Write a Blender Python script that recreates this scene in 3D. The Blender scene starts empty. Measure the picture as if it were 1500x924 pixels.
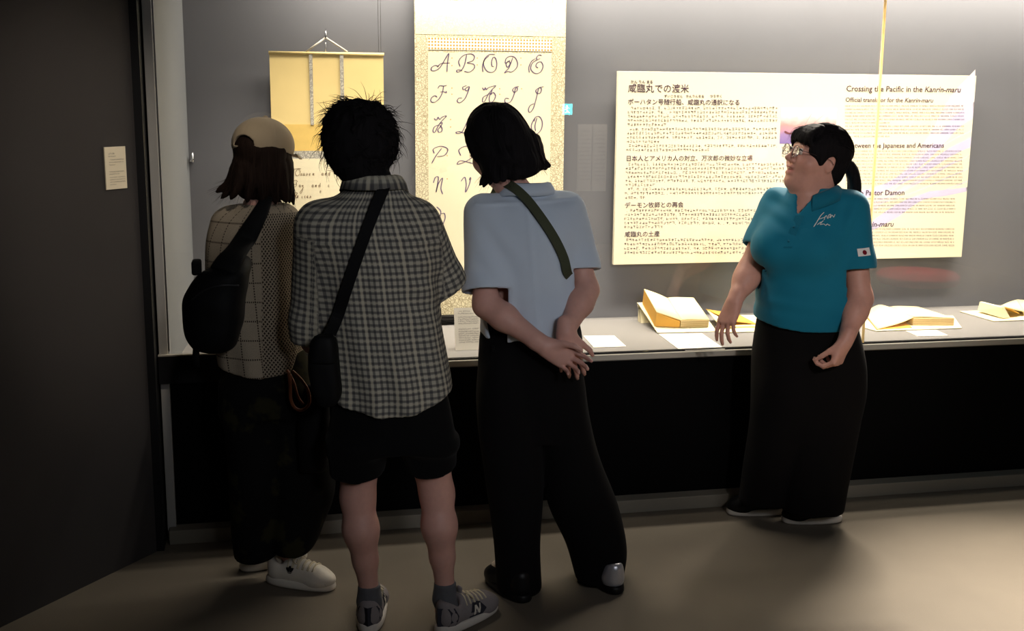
import bpy, bmesh, math, random
import numpy as np
from mathutils import Vector, Matrix
from mathutils.bvhtree import BVHTree

random.seed(7)
RNG = np.random.default_rng(7)
S = bpy.context.scene
COL = S.collection

# ------------------------------------------------------------------ camera
FPX, PITCH, YAW, ROLL, EYE = 1690.0, 0.1886, 0.2111, 0.0085, 1.68
_F = np.array([math.sin(YAW) * math.cos(PITCH), math.cos(YAW) * math.cos(PITCH), -math.sin(PITCH)])
_R0 = np.array([math.cos(YAW), -math.sin(YAW), 0.0])
_U0 = np.cross(_R0, _F)
_R = _R0 * math.cos(ROLL) + _U0 * math.sin(ROLL)
_U = -_R0 * math.sin(ROLL) + _U0 * math.cos(ROLL)
cam = bpy.data.cameras.new('camera')
cam_ob = bpy.data.objects.new('camera', cam)
COL.objects.link(cam_ob)
cam.sensor_fit = 'HORIZONTAL'
cam.sensor_width = 36.0
cam.lens = FPX / 1500.0 * 36.0
cam.clip_start = 0.05
M = Matrix.Identity(4)
for i in range(3):
    M[i][0], M[i][1], M[i][2] = _R[i], _U[i], -_F[i]
M[2][3] = EYE
cam_ob.matrix_world = M
S.camera = cam_ob

# ------------------------------------------------------------------ world, lights, exposure
W = bpy.data.worlds.new('world')
S.world = W
W.use_nodes = True
W.node_tree.nodes['Background'].inputs[0].default_value = (0.5, 0.55, 0.65, 1)
W.node_tree.nodes['Background'].inputs[1].default_value = 0.0
S.view_settings.view_transform = 'Standard'
S.view_settings.look = 'None'
S.view_settings.gamma = 1.0
S.view_settings.use_curve_mapping = False
S.view_settings.exposure = 0.38


def aim(o, target):
    d = Vector(target) - o.location
    o.rotation_euler = d.to_track_quat('-Z', 'Y').to_euler()


def area_light(name, loc, target, sx, sy, power, color, spread=180):
    l = bpy.data.lights.new(name, 'AREA')
    l.shape = 'RECTANGLE'
    l.size, l.size_y = sx, sy
    l.energy, l.color = power, color
    l.spread = math.radians(spread)
    o = bpy.data.objects.new(name, l)
    COL.objects.link(o)
    o.location = loc
    aim(o, target)
    return o


def spot_light(name, loc, target, power, color, deg, blend=0.6, rad=0.04):
    l = bpy.data.lights.new(name, 'SPOT')
    l.energy, l.color = power, color
    l.spot_size, l.spot_blend = math.radians(deg), blend
    l.shadow_soft_size = rad
    o = bpy.data.objects.new(name, l)
    COL.objects.link(o)
    o.location = loc
    aim(o, target)
    return o


# tubes under the lid of the case: one washes the back wall, one lights the deck
area_light('case_wall_wash', (2.3, 4.88, 2.42), (2.3, 5.10, 1.85), 4.2, 0.10, 66, (1.0, 0.91, 0.78), 170)
area_light('case_deck_light', (2.0, 4.58, 2.43), (2.0, 4.98, 0.6), 4.2, 0.08, 19, (1.0, 0.90, 0.76), 56)
area_light('case_outward_light', (2.95, 4.98, 2.18), (2.55, 2.2, 0.0), 0.9, 0.06, 50, (1.0, 0.88, 0.74), 60)
# unseen fill lights added to brighten the figures; caption_spot lights the wall card
area_light('room_fill', (1.9, -0.6, 2.95), (1.6, 3.4, 1.0), 2.2, 1.0, 4.5, (0.95, 0.96, 1.0), 74)
spot_light('visitor_fill_spot', (0.9, -1.6, 2.62), (0.66, 3.5, 1.08), 120, (0.95, 0.95, 1.0), 22, 0.8, 0.25)  # added fill: lifts the visitors' backs, kept narrow so the floor stays dark
spot_light('caption_spot', (0.35, 2.4, 3.0), (-0.55, 4.08, 1.35), 70, (1.0, 0.88, 0.74), 30, 1.0, 0.05)
spot_light('guide_fill_spot', (1.35, -0.2, 2.7), (2.05, 4.1, 1.08), 135, (1.0, 0.90, 0.84), 24, 0.7, 0.10)  # added fill on the guide from the camera side
# ------------------------------------------------------------------ photograph pixel -> point of the room
def ray(px, py):
    return _F * FPX + _R * (px - 750.0) + _U * (462.0 - py)


def at(px, py, Y):
    d = ray(px, py)
    return np.array([0, 0, EYE]) + d * (Y / d[1])


def atz(px, py, z=0.0):
    d = ray(px, py)
    return np.array([0, 0, EYE]) + d * ((z - EYE) / d[2])


def nrm(v):
    v = np.asarray(v, float)
    return v / (np.linalg.norm(v) + 1e-12)


# ------------------------------------------------------------------ objects
def link(o, parent=None):
    COL.objects.link(o)
    if parent is not None:
        o.parent = parent
        o.matrix_parent_inverse = Matrix.Identity(4)
    return o


def world_origin(o):
    v = Vector((0, 0, 0))
    while o is not None:
        v += o.location
        o = o.parent
    return v


def thing(name, label, cat, loc=(0, 0, 0), group=None):
    o = bpy.data.objects.new(name, None)
    o.empty_display_size = 0.1
    link(o)
    o.location = loc
    tag(o, label, cat, group)
    return o


def tag(o, label, cat, group=None):
    o['label'], o['category'] = label, cat
    if group:
        o['group'] = group
    return o


def mesh_np(name, V, Q, mat, parent=None, smooth=True, attr=None, T=None):
    """mesh from world-space arrays, stored relative to its parent chain"""
    V = np.asarray(V, float)
    off = np.array(world_origin(parent)) if parent is not None else np.zeros(3)
    me = bpy.data.meshes.new(name)
    faces = []
    nl = 0
    me.vertices.add(len(V))
    me.vertices.foreach_set('co', (V - off).astype(np.float32).ravel())
    Q = np.asarray(Q, np.int32)
    k = Q.shape[1]
    me.loops.add(Q.size)
    me.loops.foreach_set('vertex_index', Q.ravel())
    me.polygons.add(len(Q))
    me.polygons.foreach_set('loop_start', np.arange(0, Q.size, k, dtype=np.int32))
    me.update(calc_edges=True)
    if smooth:
        me.polygons.foreach_set('use_smooth', np.ones(len(Q), bool))
    if attr is not None:
        for an, arr in attr.items():
            a = me.attributes.new(an, 'FLOAT_VECTOR', 'POINT')
            a.data.foreach_set('vector', np.asarray(arr, np.float32).ravel())
    me.validate()
    if mat:
        me.materials.append(mat)
    return link(bpy.data.objects.new(name, me), parent)


def mesh_bm(name, bm, mat, parent=None, smooth=False):
    """bmesh in world coordinates -> object relative to its parent"""
    off = world_origin(parent) if parent is not None else Vector((0, 0, 0))
    bmesh.ops.translate(bm, verts=bm.verts, vec=-off)
    bmesh.ops.recalc_face_normals(bm, faces=bm.faces)
    me = bpy.data.meshes.new(name)
    bm.to_mesh(me)
    bm.free()
    if smooth:
        for p in me.polygons:
            p.use_smooth = True
    if mat:
        me.materials.append(mat)
    return link(bpy.data.objects.new(name, me), parent)


def hexa(bm, c8):
    """a box from eight corners: 4 bottom (ccw) then 4 top"""
    v = [bm.verts.new(tuple(c)) for c in c8]
    for f in ((3, 2, 1, 0), (4, 5, 6, 7), (0, 1, 5, 4), (1, 2, 6, 5), (2, 3, 7, 6), (3, 0, 4, 7)):
        bm.faces.new([v[i] for i in f])
    return v


def box(bm, lo, hi, bev=0.0):
    x0, y0, z0 = lo
    x1, y1, z1 = hi
    v = hexa(bm, [(x0, y0, z0), (x1, y0, z0), (x1, y1, z0), (x0, y1, z0), (x0, y0, z1), (x1, y0, z1), (x1, y1, z1), (x0, y1, z1)])
    if bev > 0:
        es = set(e for w in v for e in w.link_edges)
        bmesh.ops.bevel(bm, geom=list(es), offset=bev, segments=2, affect='EDGES', profile=0.5)


def box_ob(name, lo, hi, mat, parent=None, bev=0.0):
    bm = bmesh.new()
    box(bm, lo, hi, bev)
    return mesh_bm(name, bm, mat, parent)


def tube(bm, pts, r, seg=8, flat=None, cap=True):
    """round (or flattened: flat=(normal, ratio)) tube through points; r a number or list"""
    pts = [Vector(p) for p in pts]
    n = len(pts)
    rs = r if hasattr(r, '__len__') else [r] * n
    rings = []
    up = None
    for i, p in enumerate(pts):
        t = (pts[min(i + 1, n - 1)] - pts[max(i - 1, 0)]).normalized()
        if flat is not None:
            nn = flat[0][i] if isinstance(flat[0], list) else flat[0]
            b = Vector(nn)
            b = (b - t * b.dot(t)).normalized()
            a = t.cross(b)
            ratio = flat[1]
        else:
            if up is None:
                up = Vector((0, 0, 1)) if abs(t.z) < 0.9 else Vector((1, 0, 0))
            a = up.cross(t).normalized()
            b = t.cross(a)
            up = b
            ratio = 1.0
        ring = []
        for k in range(seg):
            w = 2 * math.pi * k / seg
            ring.append(bm.verts.new(p + a * (math.cos(w) * rs[i]) + b * (math.sin(w) * rs[i] * ratio)))
        rings.append(ring)
    for i in range(n - 1):
        for k in range(seg):
            bm.faces.new((rings[i][k], rings[i][(k + 1) % seg], rings[i + 1][(k + 1) % seg], rings[i + 1][k]))
    if cap and seg > 2:
        bm.faces.new(rings[0][::-1])
        bm.faces.new(rings[-1])


def spline(pts, n=8):
    """Catmull-Rom through points"""
    P = [np.asarray(p, float) for p in pts]
    P = [2 * P[0] - P[1]] + P + [2 * P[-1] - P[-2]]
    out = []
    for i in range(1, len(P) - 2):
        a, b, c, d = P[i - 1], P[i], P[i + 1], P[i + 2]
        for k in range(n):
            t = k / n
            out.append(0.5 * (2 * b + (c - a) * t + (2 * a - 5 * b + 4 * c - d) * t * t + (3 * b - a - 3 * c + d) * t ** 3))
    out.append(P[-2])
    return out


# ------------------------------------------------------------------ signed-distance modelling (continuous bodies and cloth)
class Cone:
    """round cone between two joints"""
    def __init__(s, a, b, ra, rb, k=0.02, op='+', flat=None):
        s.a, s.b, s.ra, s.rb, s.k, s.op, s.flat = np.asarray(a, float), np.asarray(b, float), ra, rb, k, op, flat

    def d(s, P):
        if s.flat is not None:          # squash along a direction
            n, q = s.flat
            P = P + np.outer((P - s.a) @ n * (1.0 / q - 1.0), n)
        ab = s.b - s.a
        t = np.clip((P - s.a) @ ab / (ab @ ab + 1e-12), 0, 1)
        dd = np.linalg.norm(P - s.a - t[:, None] * ab, axis=1) - (s.ra + (s.rb - s.ra) * t)
        return dd * (s.flat[1] if s.flat is not None else 1.0)


class Ell:
    """ellipsoid in a frame M (rows = axes)"""
    def __init__(s, c, r, M=None, k=0.02, op='+'):
        s.c, s.r, s.k, s.op = np.asarray(c, float), np.asarray(r, float), k, op
        s.M = np.eye(3) if M is None else np.asarray(M, float)

    def d(s, P):
        q = (P - s.c) @ s.M.T
        k0 = np.linalg.norm(q / s.r, axis=1)
        k1 = np.linalg.norm(q / s.r ** 2, axis=1)
        return np.where(k0 < 1e-3, -s.r.min(), k0 * (k0 - 1.0) / (k1 + 1e-9))


class Loft:
    """horizontal slices: stations (z, cx, cy, ru, rv), frame turned by yaw"""
    def __init__(s, st, yaw=-YAW, n=2.3, k=0.02, op='+', cap=0.01):
        st = sorted(st, key=lambda q: q[0])
        A = np.array(spline(st, 10)) if len(st) > 2 else np.array(st)
        A = A[np.argsort(A[:, 0])]
        s.A, s.n, s.k, s.op, s.cap = A, n, k, op, cap
        gz = np.gradient(A[:, 1:5], A[:, 0] + np.arange(len(A)) * 1e-7, axis=0)
        s.g = np.sqrt(1 + np.minimum(np.maximum(np.abs(gz[:, 2]), np.abs(gz[:, 3])) + np.linalg.norm(gz[:, :2], axis=1), 3.0) ** 2)
        s.u = np.array([math.cos(yaw), math.sin(yaw)])
        s.v = np.array([-math.sin(yaw), math.cos(yaw)])

    def at(s, z):
        return [np.interp(z, s.A[:, 0], s.A[:, i]) for i in (1, 2, 3, 4)]

    def d(s, P):
        z = P[:, 2]
        cx, cy, ru, rv = s.at(z)
        dx, dy = P[:, 0] - cx, P[:, 1] - cy
        qu, qv = dx * s.u[0] + dy * s.u[1], dx * s.v[0] + dy * s.v[1]
        k0 = (np.abs(qu / ru) ** s.n + np.abs(qv / rv) ** s.n) ** (1 / s.n) + 1e-4
        q = np.sqrt(qu * qu + qv * qv) + 1e-4
        dd = (q - q / k0) / np.interp(z, s.A[:, 0], s.g)
        dz = np.maximum(s.A[0, 0] - z, z - s.A[-1, 0])
        return smax(dd, dz, s.cap)


def smin(a, b, k):
    h = np.clip(0.5 + 0.5 * (b - a) / k, 0, 1)
    return b + (a - b) * h - k * h * (1 - h)


def smax(a, b, k):
    return -smin(-a, -b, k)


def combine(prims, P):
    d = None
    for p in prims:
        q = p.d(P)
        if p.op == '+':
            d = q if d is None else smin(d, q, p.k)
        elif d is not None:
            d = smax(d, -q, p.k)
    return d if d is not None else np.full(len(P), 1.0)


def sdf_mesh(prims, lo, hi, h, post=None, pad=0.02, hollow=False):
    """sample a field of primitives sparsely on a grid and skin it with surface nets"""
    lo = np.asarray(lo, float)
    B = 12
    nb = np.maximum(1, np.ceil((np.asarray(hi, float) - lo) / (h * B)).astype(int))
    N = nb * B + 1
    G = np.full(N, 1.0, np.float32)
    R = h * B * 0.87
    ii = np.stack(np.meshgrid(*[np.arange(n) for n in nb], indexing='ij'), -1).reshape(-1, 3)
    ctr = lo + (ii + 0.5) * (B * h)
    D = np.stack([p.d(ctr) for p in prims])
    plus = np.array([p.op == '+' for p in prims])
    m = D[plus].min(0)
    sub = np.abs(D[~plus]).min(0) if (~plus).any() else np.full(len(ctr), 9.0)
    act = (m < R + pad) & ((m > -(R + pad) * 1.3) | (sub < R + pad))
    loc = np.stack(np.meshgrid(*[np.arange(B + 1)] * 3, indexing='ij'), -1).reshape(-1, 3) * h
    for b in range(len(ii)):
        i, j, k = ii[b] * B
        if not act[b]:
            if m[b] < 0 and not hollow:
                G[i:i + B + 1, j:j + B + 1, k:k + B + 1] = -1.0
            continue
    for b in np.nonzero(act)[0]:
        i, j, k = ii[b] * B
        P = lo + ii[b] * (B * h) + loc
        use = [p for q, p in enumerate(prims) if D[q, b] < (max(m[b], -R) + 2 * R + p.k if p.op == '+' else R + pad)]
        d = combine(use, P)
        if post is not None:
            d = post(P, d)
        G[i:i + B + 1, j:j + B + 1, k:k + B + 1] = d.reshape(B + 1, B + 1, B + 1)
    return surface_nets(G, lo, h)


def surface_nets(G, lo, h):
    s = G < 0
    c = [s[a:s.shape[0] - 1 + a, b:s.shape[1] - 1 + b, e:s.shape[2] - 1 + e] for a in (0, 1) for b in (0, 1) for e in (0, 1)]
    anyv = c[0].copy()
    allv = c[0].copy()
    for q in c[1:]:
        anyv |= q
        allv &= q
    cells = np.argwhere(anyv & ~allv)
    corner = np.array([(a, b, e) for a in (0, 1) for b in (0, 1) for e in (0, 1)])
    vals = np.stack([G[cells[:, 0] + a, cells[:, 1] + b, cells[:, 2] + e] for a, b, e in corner], 1).astype(float)
    acc = np.zeros((len(cells), 3))
    cnt = np.zeros(len(cells))
    for i in range(8):
        for j in range(i + 1, 8):
            if np.abs(corner[i] - corner[j]).sum() == 1:
                a, b = vals[:, i], vals[:, j]
                x = (a < 0) != (b < 0)
                t = np.where(x, a / np.where(x, a - b, 1.0), 0.0)
                acc += np.where(x[:, None], corner[i] + t[:, None] * (corner[j] - corner[i]), 0)
                cnt += x
    V = lo + (cells + acc / cnt[:, None]) * h
    idx = np.full(tuple(np.array(G.shape) - 1), -1, np.int32)
    idx[cells[:, 0], cells[:, 1], cells[:, 2]] = np.arange(len(cells))
    quads = []
    for ax in range(3):
        o1, o2 = [(1, 2), (2, 0), (0, 1)][ax]
        sl0 = [slice(None)] * 3
        sl1 = [slice(None)] * 3
        sl0[ax], sl1[ax] = slice(0, -1), slice(1, None)
        e = np.argwhere(s[tuple(sl0)] != s[tuple(sl1)])
        e = e[(e[:, o1] > 0) & (e[:, o2] > 0) & (e[:, o1] < G.shape[o1] - 1) & (e[:, o2] < G.shape[o2] - 1)]
        neg = s[e[:, 0], e[:, 1], e[:, 2]]

        def cell(d1, d2):
            q = e.copy()
            q[:, o1] -= d1
            q[:, o2] -= d2
            return idx[q[:, 0], q[:, 1], q[:, 2]]
        q = np.stack([cell(1, 1), cell(0, 1), cell(0, 0), cell(1, 0)], 1)
        q[~neg] = q[~neg][:, ::-1]
        quads.append(q)
    Q = np.concatenate(quads)
    Q = Q[(Q >= 0).all(1)]
    return V, Q


def relax(V, Q, it=1, w=0.5):
    """light Laplacian smoothing"""
    for _ in range(it):
        acc = np.zeros_like(V)
        cnt = np.zeros(len(V))
        for a, b in ((0, 1), (1, 2), (2, 3), (3, 0)):
            np.add.at(acc, Q[:, a], V[Q[:, b]])
            np.add.at(cnt, Q[:, a], 1)
            np.add.at(acc, Q[:, b], V[Q[:, a]])
            np.add.at(cnt, Q[:, b], 1)
        V = V * (1 - w) + w * acc / np.maximum(cnt, 1)[:, None]
    return V


def bounds(prims, pad=0.05):
    lo, hi = np.full(3, 1e9), np.full(3, -1e9)
    for p in prims:
        if p.op != '+':
            continue
        if isinstance(p, Cone):
            r = max(p.ra, p.rb)
            pts = np.array([p.a - r, p.a + r, p.b - r, p.b + r])
        elif isinstance(p, Ell):
            r = p.r.max()
            pts = np.array([p.c - r, p.c + r])
        else:
            r = p.A[:, 3:5].max(1)
            pts = np.concatenate([np.stack([p.A[:, 1] - r, p.A[:, 2] - r, p.A[:, 0]], 1), np.stack([p.A[:, 1] + r, p.A[:, 2] + r, p.A[:, 0]], 1)])
        lo, hi = np.minimum(lo, pts.min(0)), np.maximum(hi, pts.max(0))
    return lo - pad, hi + pad


def sdf_ob(name, prims, h, mat, parent=None, post=None, attr=None, smooth_it=1, pad=0.02, hollow=False):
    lo, hi = bounds(prims)
    V, Q = sdf_mesh(prims, lo, hi, h, post, pad, hollow)
    if smooth_it:
        V = relax(V, Q, smooth_it)
    at_ = {k: f(V) for k, f in attr.items()} if attr else None
    return mesh_np(name, V, Q, mat, parent, True, at_)


def waves(P, f, seed):
    """cheap smooth 3-D noise"""
    r = np.random.default_rng(seed)
    o = 0
    for i in range(4):
        k = nrm(r.normal(size=3)) * f * (1 + 0.45 * i)
        k2 = nrm(r.normal(size=3)) * f * 0.6
        o = o + np.sin(P @ k + 1.7 * np.sin(P @ k2 + r.uniform(0, 6)) + r.uniform(0, 6)) / (1 + 0.5 * i)
    return o / 2.6


def shell(prims, th, clips=(), fold=None):
    """cloth: hollow skin of thickness th inside the union surface, cut open by clip fields (kept where clip<0)"""
    def post(P, d):
        if fold is not None:
            d = d + fold(P)
        d = np.maximum(d, -(d + th))
        for c in clips:
            d = np.maximum(d, c(P))
        return d
    return post


def st(y, xl, xr, Y, rv, grow=0.0):
    """a slice of a figure from its left and right outline in the photograph at one row, at depth Y"""
    a, b = at(xl, y, Y), at(xr, y, Y)
    c = (a + b) / 2
    return (c[2], c[0], c[1], np.linalg.norm(b - a) / 2 + grow, rv + grow)
# ------------------------------------------------------------------ materials
def lin(r, g, b):
    f = lambda c: c / 255 / 12.92 if c / 255 <= 0.04045 else ((c / 255 + 0.055) / 1.055) ** 2.4
    return (f(r), f(g), f(b), 1.0)


class NT:
    """tiny node-tree writer"""
    def __init__(s, name):
        s.m = bpy.data.materials.new(name)
        s.m.use_nodes = True
        s.t = s.m.node_tree
        s.b = s.t.nodes['Principled BSDF']

    def n(s, typ, **kw):
        o = s.t.nodes.new(typ)
        for k, v in kw.items():
            if k.startswith('i_'):
                o.inputs[int(k[2:])].default_value = v
            else:
                setattr(o, k, v)
        return o

    def l(s, a, b):
        s.t.links.new(a, b)

    def math(s, op, a, b=None, c=None):
        o = s.n('ShaderNodeMath', operation=op)
        for i, x in enumerate((a, b, c)):
            if x is None:
                continue
            if hasattr(x, 'links'):
                s.l(x, o.inputs[i])
            else:
                o.inputs[i].default_value = x
        return o.outputs[0]

    def mix(s, f, a, b):
        o = s.n('ShaderNodeMix', data_type='RGBA')
        for i, x in ((0, f), (6, a), (7, b)):
            if hasattr(x, 'links'):
                s.l(x, o.inputs[i])
            else:
                o.inputs[i].default_value = x
        return o.outputs[2]

    def noise(s, scale, detail=4, vec=None, rough=0.55):
        o = s.n('ShaderNodeTexNoise')
        o.inputs['Scale'].default_value = scale
        o.inputs['Detail'].default_value = detail
        o.inputs['Roughness'].default_value = rough
        if vec is not None:
            s.l(vec, o.inputs['Vector'])
        return o.outputs['Fac']

    def obj(s):
        return s.n('ShaderNodeTexCoord').outputs['Object']

    def attr(s, name):
        o = s.n('ShaderNodeAttribute', attribute_name=name)
        return o.outputs['Vector']

    def sep(s, v):
        o = s.n('ShaderNodeSeparateXYZ')
        s.l(v, o.inputs[0])
        return o.outputs

    def scale(s, v, sc):
        o = s.n('ShaderNodeMapping')
        s.l(v, o.inputs[0])
        o.inputs['Scale'].default_value = sc
        return o.outputs[0]

    def bump(s, h, strength=0.3, dist=0.002):
        o = s.n('ShaderNodeBump')
        o.inputs['Strength'].default_value = strength
        o.inputs['Distance'].default_value = dist
        s.l(h, o.inputs['Height'])
        s.l(o.outputs[0], s.b.inputs['Normal'])

    def set(s, color=None, rough=None, spec=None, metal=None):
        if color is not None:
            if hasattr(color, 'links'):
                s.l(color, s.b.inputs['Base Color'])
            else:
                s.b.inputs['Base Color'].default_value = color
        if rough is not None:
            s.b.inputs['Roughness'].default_value = rough
        if spec is not None:
            s.b.inputs['Specular IOR Level'].default_value = spec
        if metal is not None:
            s.b.inputs['Metallic'].default_value = metal
        return s


def plain(name, col, rough=0.6, spec=0.4, metal=0.0, var=0.12, scale=30.0, bump=0.1, dist=0.001):
    t = NT(name)
    f = t.noise(scale, 4, t.obj())
    dark = tuple(c * (1 - var) for c in col[:3]) + (1,)
    lite = tuple(min(1, c * (1 + var)) for c in col[:3]) + (1,)
    t.set(t.mix(f, dark, lite), rough, spec, metal)
    if bump:
        t.bump(f, bump, dist)
    return t.m


def cloth(name, col, rough=0.85, var=0.15, weave=900.0, sheen=0.1, spec=0.2):
    t = NT(name)
    o = t.obj()
    f = t.noise(14, 3, o)
    g = t.noise(weave, 2, o)
    dark = tuple(c * (1 - var) for c in col[:3]) + (1,)
    lite = tuple(min(1, c * (1 + var)) for c in col[:3]) + (1,)
    t.set(t.mix(t.math('MULTIPLY_ADD', g, 0.5, t.math('MULTIPLY', f, 0.5)), dark, lite), rough, spec)
    t.b.inputs['Sheen Weight'].default_value = sheen
    t.bump(g, 0.25, 0.0008)
    return t.m


def skin_mat(name, col):
    t = NT(name)
    f = t.noise(55, 4, t.obj())
    g = t.noise(420, 2, t.obj())
    base = t.mix(f, tuple(c * 0.88 for c in col[:3]) + (1,), tuple(min(1, c * 1.08) for c in col[:3]) + (1,))
    o = t.n('ShaderNodeMix', data_type='RGBA', blend_type='MULTIPLY')
    o.inputs[0].default_value = 1.0
    t.l(base, o.inputs[6])
    t.l(t.attr('tint'), o.inputs[7])
    t.set(o.outputs[2], 0.5, 0.35)
    t.b.inputs['Subsurface Weight'].default_value = 0.12
    t.b.inputs['Subsurface Radius'].default_value = (0.012, 0.005, 0.003)
    t.b.inputs['Subsurface Scale'].default_value = 0.6
    t.bump(g, 0.12, 0.0006)
    return t.m


def hair_mat(name, col, rough=0.75):
    t = NT(name)
    v = t.scale(t.obj(), (140, 140, 10))
    f = t.noise(1.0, 4, v)
    t.set(t.mix(f, tuple(c * 0.4 for c in col[:3]) + (1,), tuple(c * 1.5 for c in col[:3]) + (1,)), rough, 0.05)
    t.bump(f, 0.55, 0.004)
    return t.m


def stripe(t, x, period, width, soft=0.12):
    """0..1 mask of lines along a coordinate"""
    p = t.math('FRACT', t.math('DIVIDE', x, period))
    d = t.math('ABSOLUTE', t.math('SUBTRACT', p, 0.5))
    o = t.n('ShaderNodeMapRange')
    o.interpolation_type = 'SMOOTHSTEP'
    t.l(d, o.inputs[0])
    o.inputs[1].default_value = width / 2 - soft / 2
    o.inputs[2].default_value = width / 2 + soft / 2
    o.inputs[3].default_value, o.inputs[4].default_value = 1, 0
    return o.outputs[0]


def plaid_mat():
    t = NT('plaid_cotton')
    x, y, z = t.sep(t.attr('cuv'))
    base = t.mix(t.noise(60, 3, t.obj()), lin(150, 146, 134), lin(172, 168, 152))
    c = t.mix(t.math('MULTIPLY', stripe(t, x, 0.0215, 0.42), 0.62), base, lin(36, 38, 50))
    c = t.mix(t.math('MULTIPLY', stripe(t, y, 0.0190, 0.40), 0.62), c, lin(34, 36, 48))
    c = t.mix(t.math('MULTIPLY', stripe(t, x, 0.0860, 0.10, 0.03), 0.5), c, lin(190, 182, 160))
    c = t.mix(t.math('MULTIPLY', stripe(t, y, 0.0380, 0.12, 0.04), 0.35), c, lin(190, 182, 160))
    t.set(c, 0.9, 0.15)
    t.bump(t.noise(900, 2, t.obj()), 0.25, 0.0008)
    return t.m


def crochet_mat():
    t = NT('crochet_yarn')
    x, y, z = t.sep(t.attr('cuv'))                     # x around, y up, z = 1 on the open mesh panels
    n = t.noise(380, 3, t.obj())
    base = t.mix(n, lin(126, 114, 98), lin(178, 166, 146))
    dash = stripe(t, y, 0.0085, 0.62, 0.2)
    dashx = stripe(t, x, 0.0085, 0.62, 0.2)
    g = t.math('MAXIMUM', t.math('MULTIPLY', stripe(t, x, 0.074, 0.075, 0.03), dash), t.math('MULTIPLY', stripe(t, y, 0.062, 0.085, 0.03), dashx))
    a = t.mix(t.math('MULTIPLY', g, 0.9), base, lin(40, 28, 22))
    # open mesh: diamonds of shade between the yarns
    u = t.math('ADD', x, y)
    w = t.math('SUBTRACT', x, y)
    hole = t.math('MULTIPLY', stripe(t, u, 0.0150, 0.60, 0.25), stripe(t, w, 0.0150, 0.60, 0.25))
    b = t.mix(t.math('MULTIPLY', hole, 0.95), base, lin(26, 20, 16))
    t.set(t.mix(z, a, b), 0.95, 0.1)
    h = t.math('SUBTRACT', t.math('MULTIPLY', n, 0.4), t.math('MULTIPLY', hole, z))
    t.bump(h, 0.6, 0.003)
    return t.m


M_SKIN = skin_mat('skin', lin(206, 158, 144))
M_SKIN_D = skin_mat('skin_fair', lin(208, 156, 140))
M_HAIR = hair_mat('black_hair', (0.010, 0.009, 0.010))
M_HAIR_BR = hair_mat('dark_brown_hair', (0.020, 0.012, 0.009))
M_BLACK = cloth('black_cotton', (0.0028, 0.0028, 0.0032), 0.9, 0.25, sheen=0.02, spec=0.12)
M_BLACK2 = cloth('black_twill', (0.0045, 0.004, 0.0045), 0.9, 0.3, sheen=0.01, spec=0.10)
M_BAG = plain('black_nylon', (0.003, 0.003, 0.0035), 0.65, 0.15, var=0.3, scale=300, bump=0.2)
M_STRAP = plain('black_webbing', (0.004, 0.004, 0.0045), 0.75, 0.15, var=0.3, scale=700, bump=0.3)
M_OLIVE = plain('olive_webbing', lin(66, 70, 52), 0.8, 0.2, var=0.2, scale=700, bump=0.3)
M_PLAID = plaid_mat()
M_CROCHET = crochet_mat()
M_PALE = cloth('pale_blue_cotton', lin(196, 208, 222), 0.85, 0.05)
M_TEAL = cloth('teal_polo_knit', lin(16, 114, 142), 0.8, 0.10, weave=700)
M_TEAL_D = cloth('teal_collar_rib', lin(12, 104, 130), 0.8, 0.10, weave=500)
M_CAP = cloth('beige_cap_twill', lin(178, 160, 132), 0.9, 0.1)
M_SOCK = cloth('grey_sock', lin(92, 92, 96), 0.95, 0.2, weave=500)
M_WHITE_L = plain('white_leather', lin(226, 218, 204), 0.5, 0.4, var=0.05, scale=120)
M_WHITE_R = plain('white_rubber', lin(222, 214, 204), 0.6, 0.35, var=0.05, scale=90)
M_GREY_S = plain('grey_suede', lin(142, 134, 134), 0.85, 0.2, var=0.12, scale=250, bump=0.25)
M_DARK_S = plain('dark_mesh', lin(52, 52, 60), 0.8, 0.2, var=0.2, scale=400, bump=0.3)
M_LACE = plain('cream_lace', lin(216, 204, 176), 0.8, 0.2, var=0.1, scale=500)
M_BLACK_L = plain('black_leather', (0.004, 0.004, 0.0045), 0.45, 0.3, var=0.2, scale=150)
M_SILVER = plain('silver_leather', lin(206, 206, 214), 0.3, 0.5, 0.6, var=0.05, scale=120)
M_BROWN = plain('brown_leather', lin(128, 72, 40), 0.5, 0.4, var=0.2, scale=150)
M_METAL = plain('polished_steel', lin(200, 200, 200), 0.25, 0.5, 1.0, var=0.05, scale=60, bump=0.03)
M_EYE = plain('dark_eye', (0.01, 0.008, 0.007), 0.15, 0.5, var=0.1, scale=60, bump=0)
M_EYEW = plain('eye_white', lin(220, 212, 205), 0.3, 0.5, var=0.03, scale=60, bump=0)
M_TEETH = plain('teeth', lin(225, 210, 180), 0.35, 0.5, var=0.03, scale=60, bump=0)
M_LENSRIM = plain('glasses_rim', lin(70, 58, 60), 0.3, 0.5, 0.7, var=0.05, scale=60, bump=0)
M_EMB = plain('white_thread', lin(228, 228, 226), 0.8, 0.2, var=0.05, scale=400)
M_REDDISC = plain('red_print', lin(120, 24, 40), 0.8, 0.2, var=0.05, scale=300)
M_NECKTHREAD = plain('gold_thread', lin(200, 180, 110), 0.7, 0.3, var=0.05, scale=300)


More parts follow.
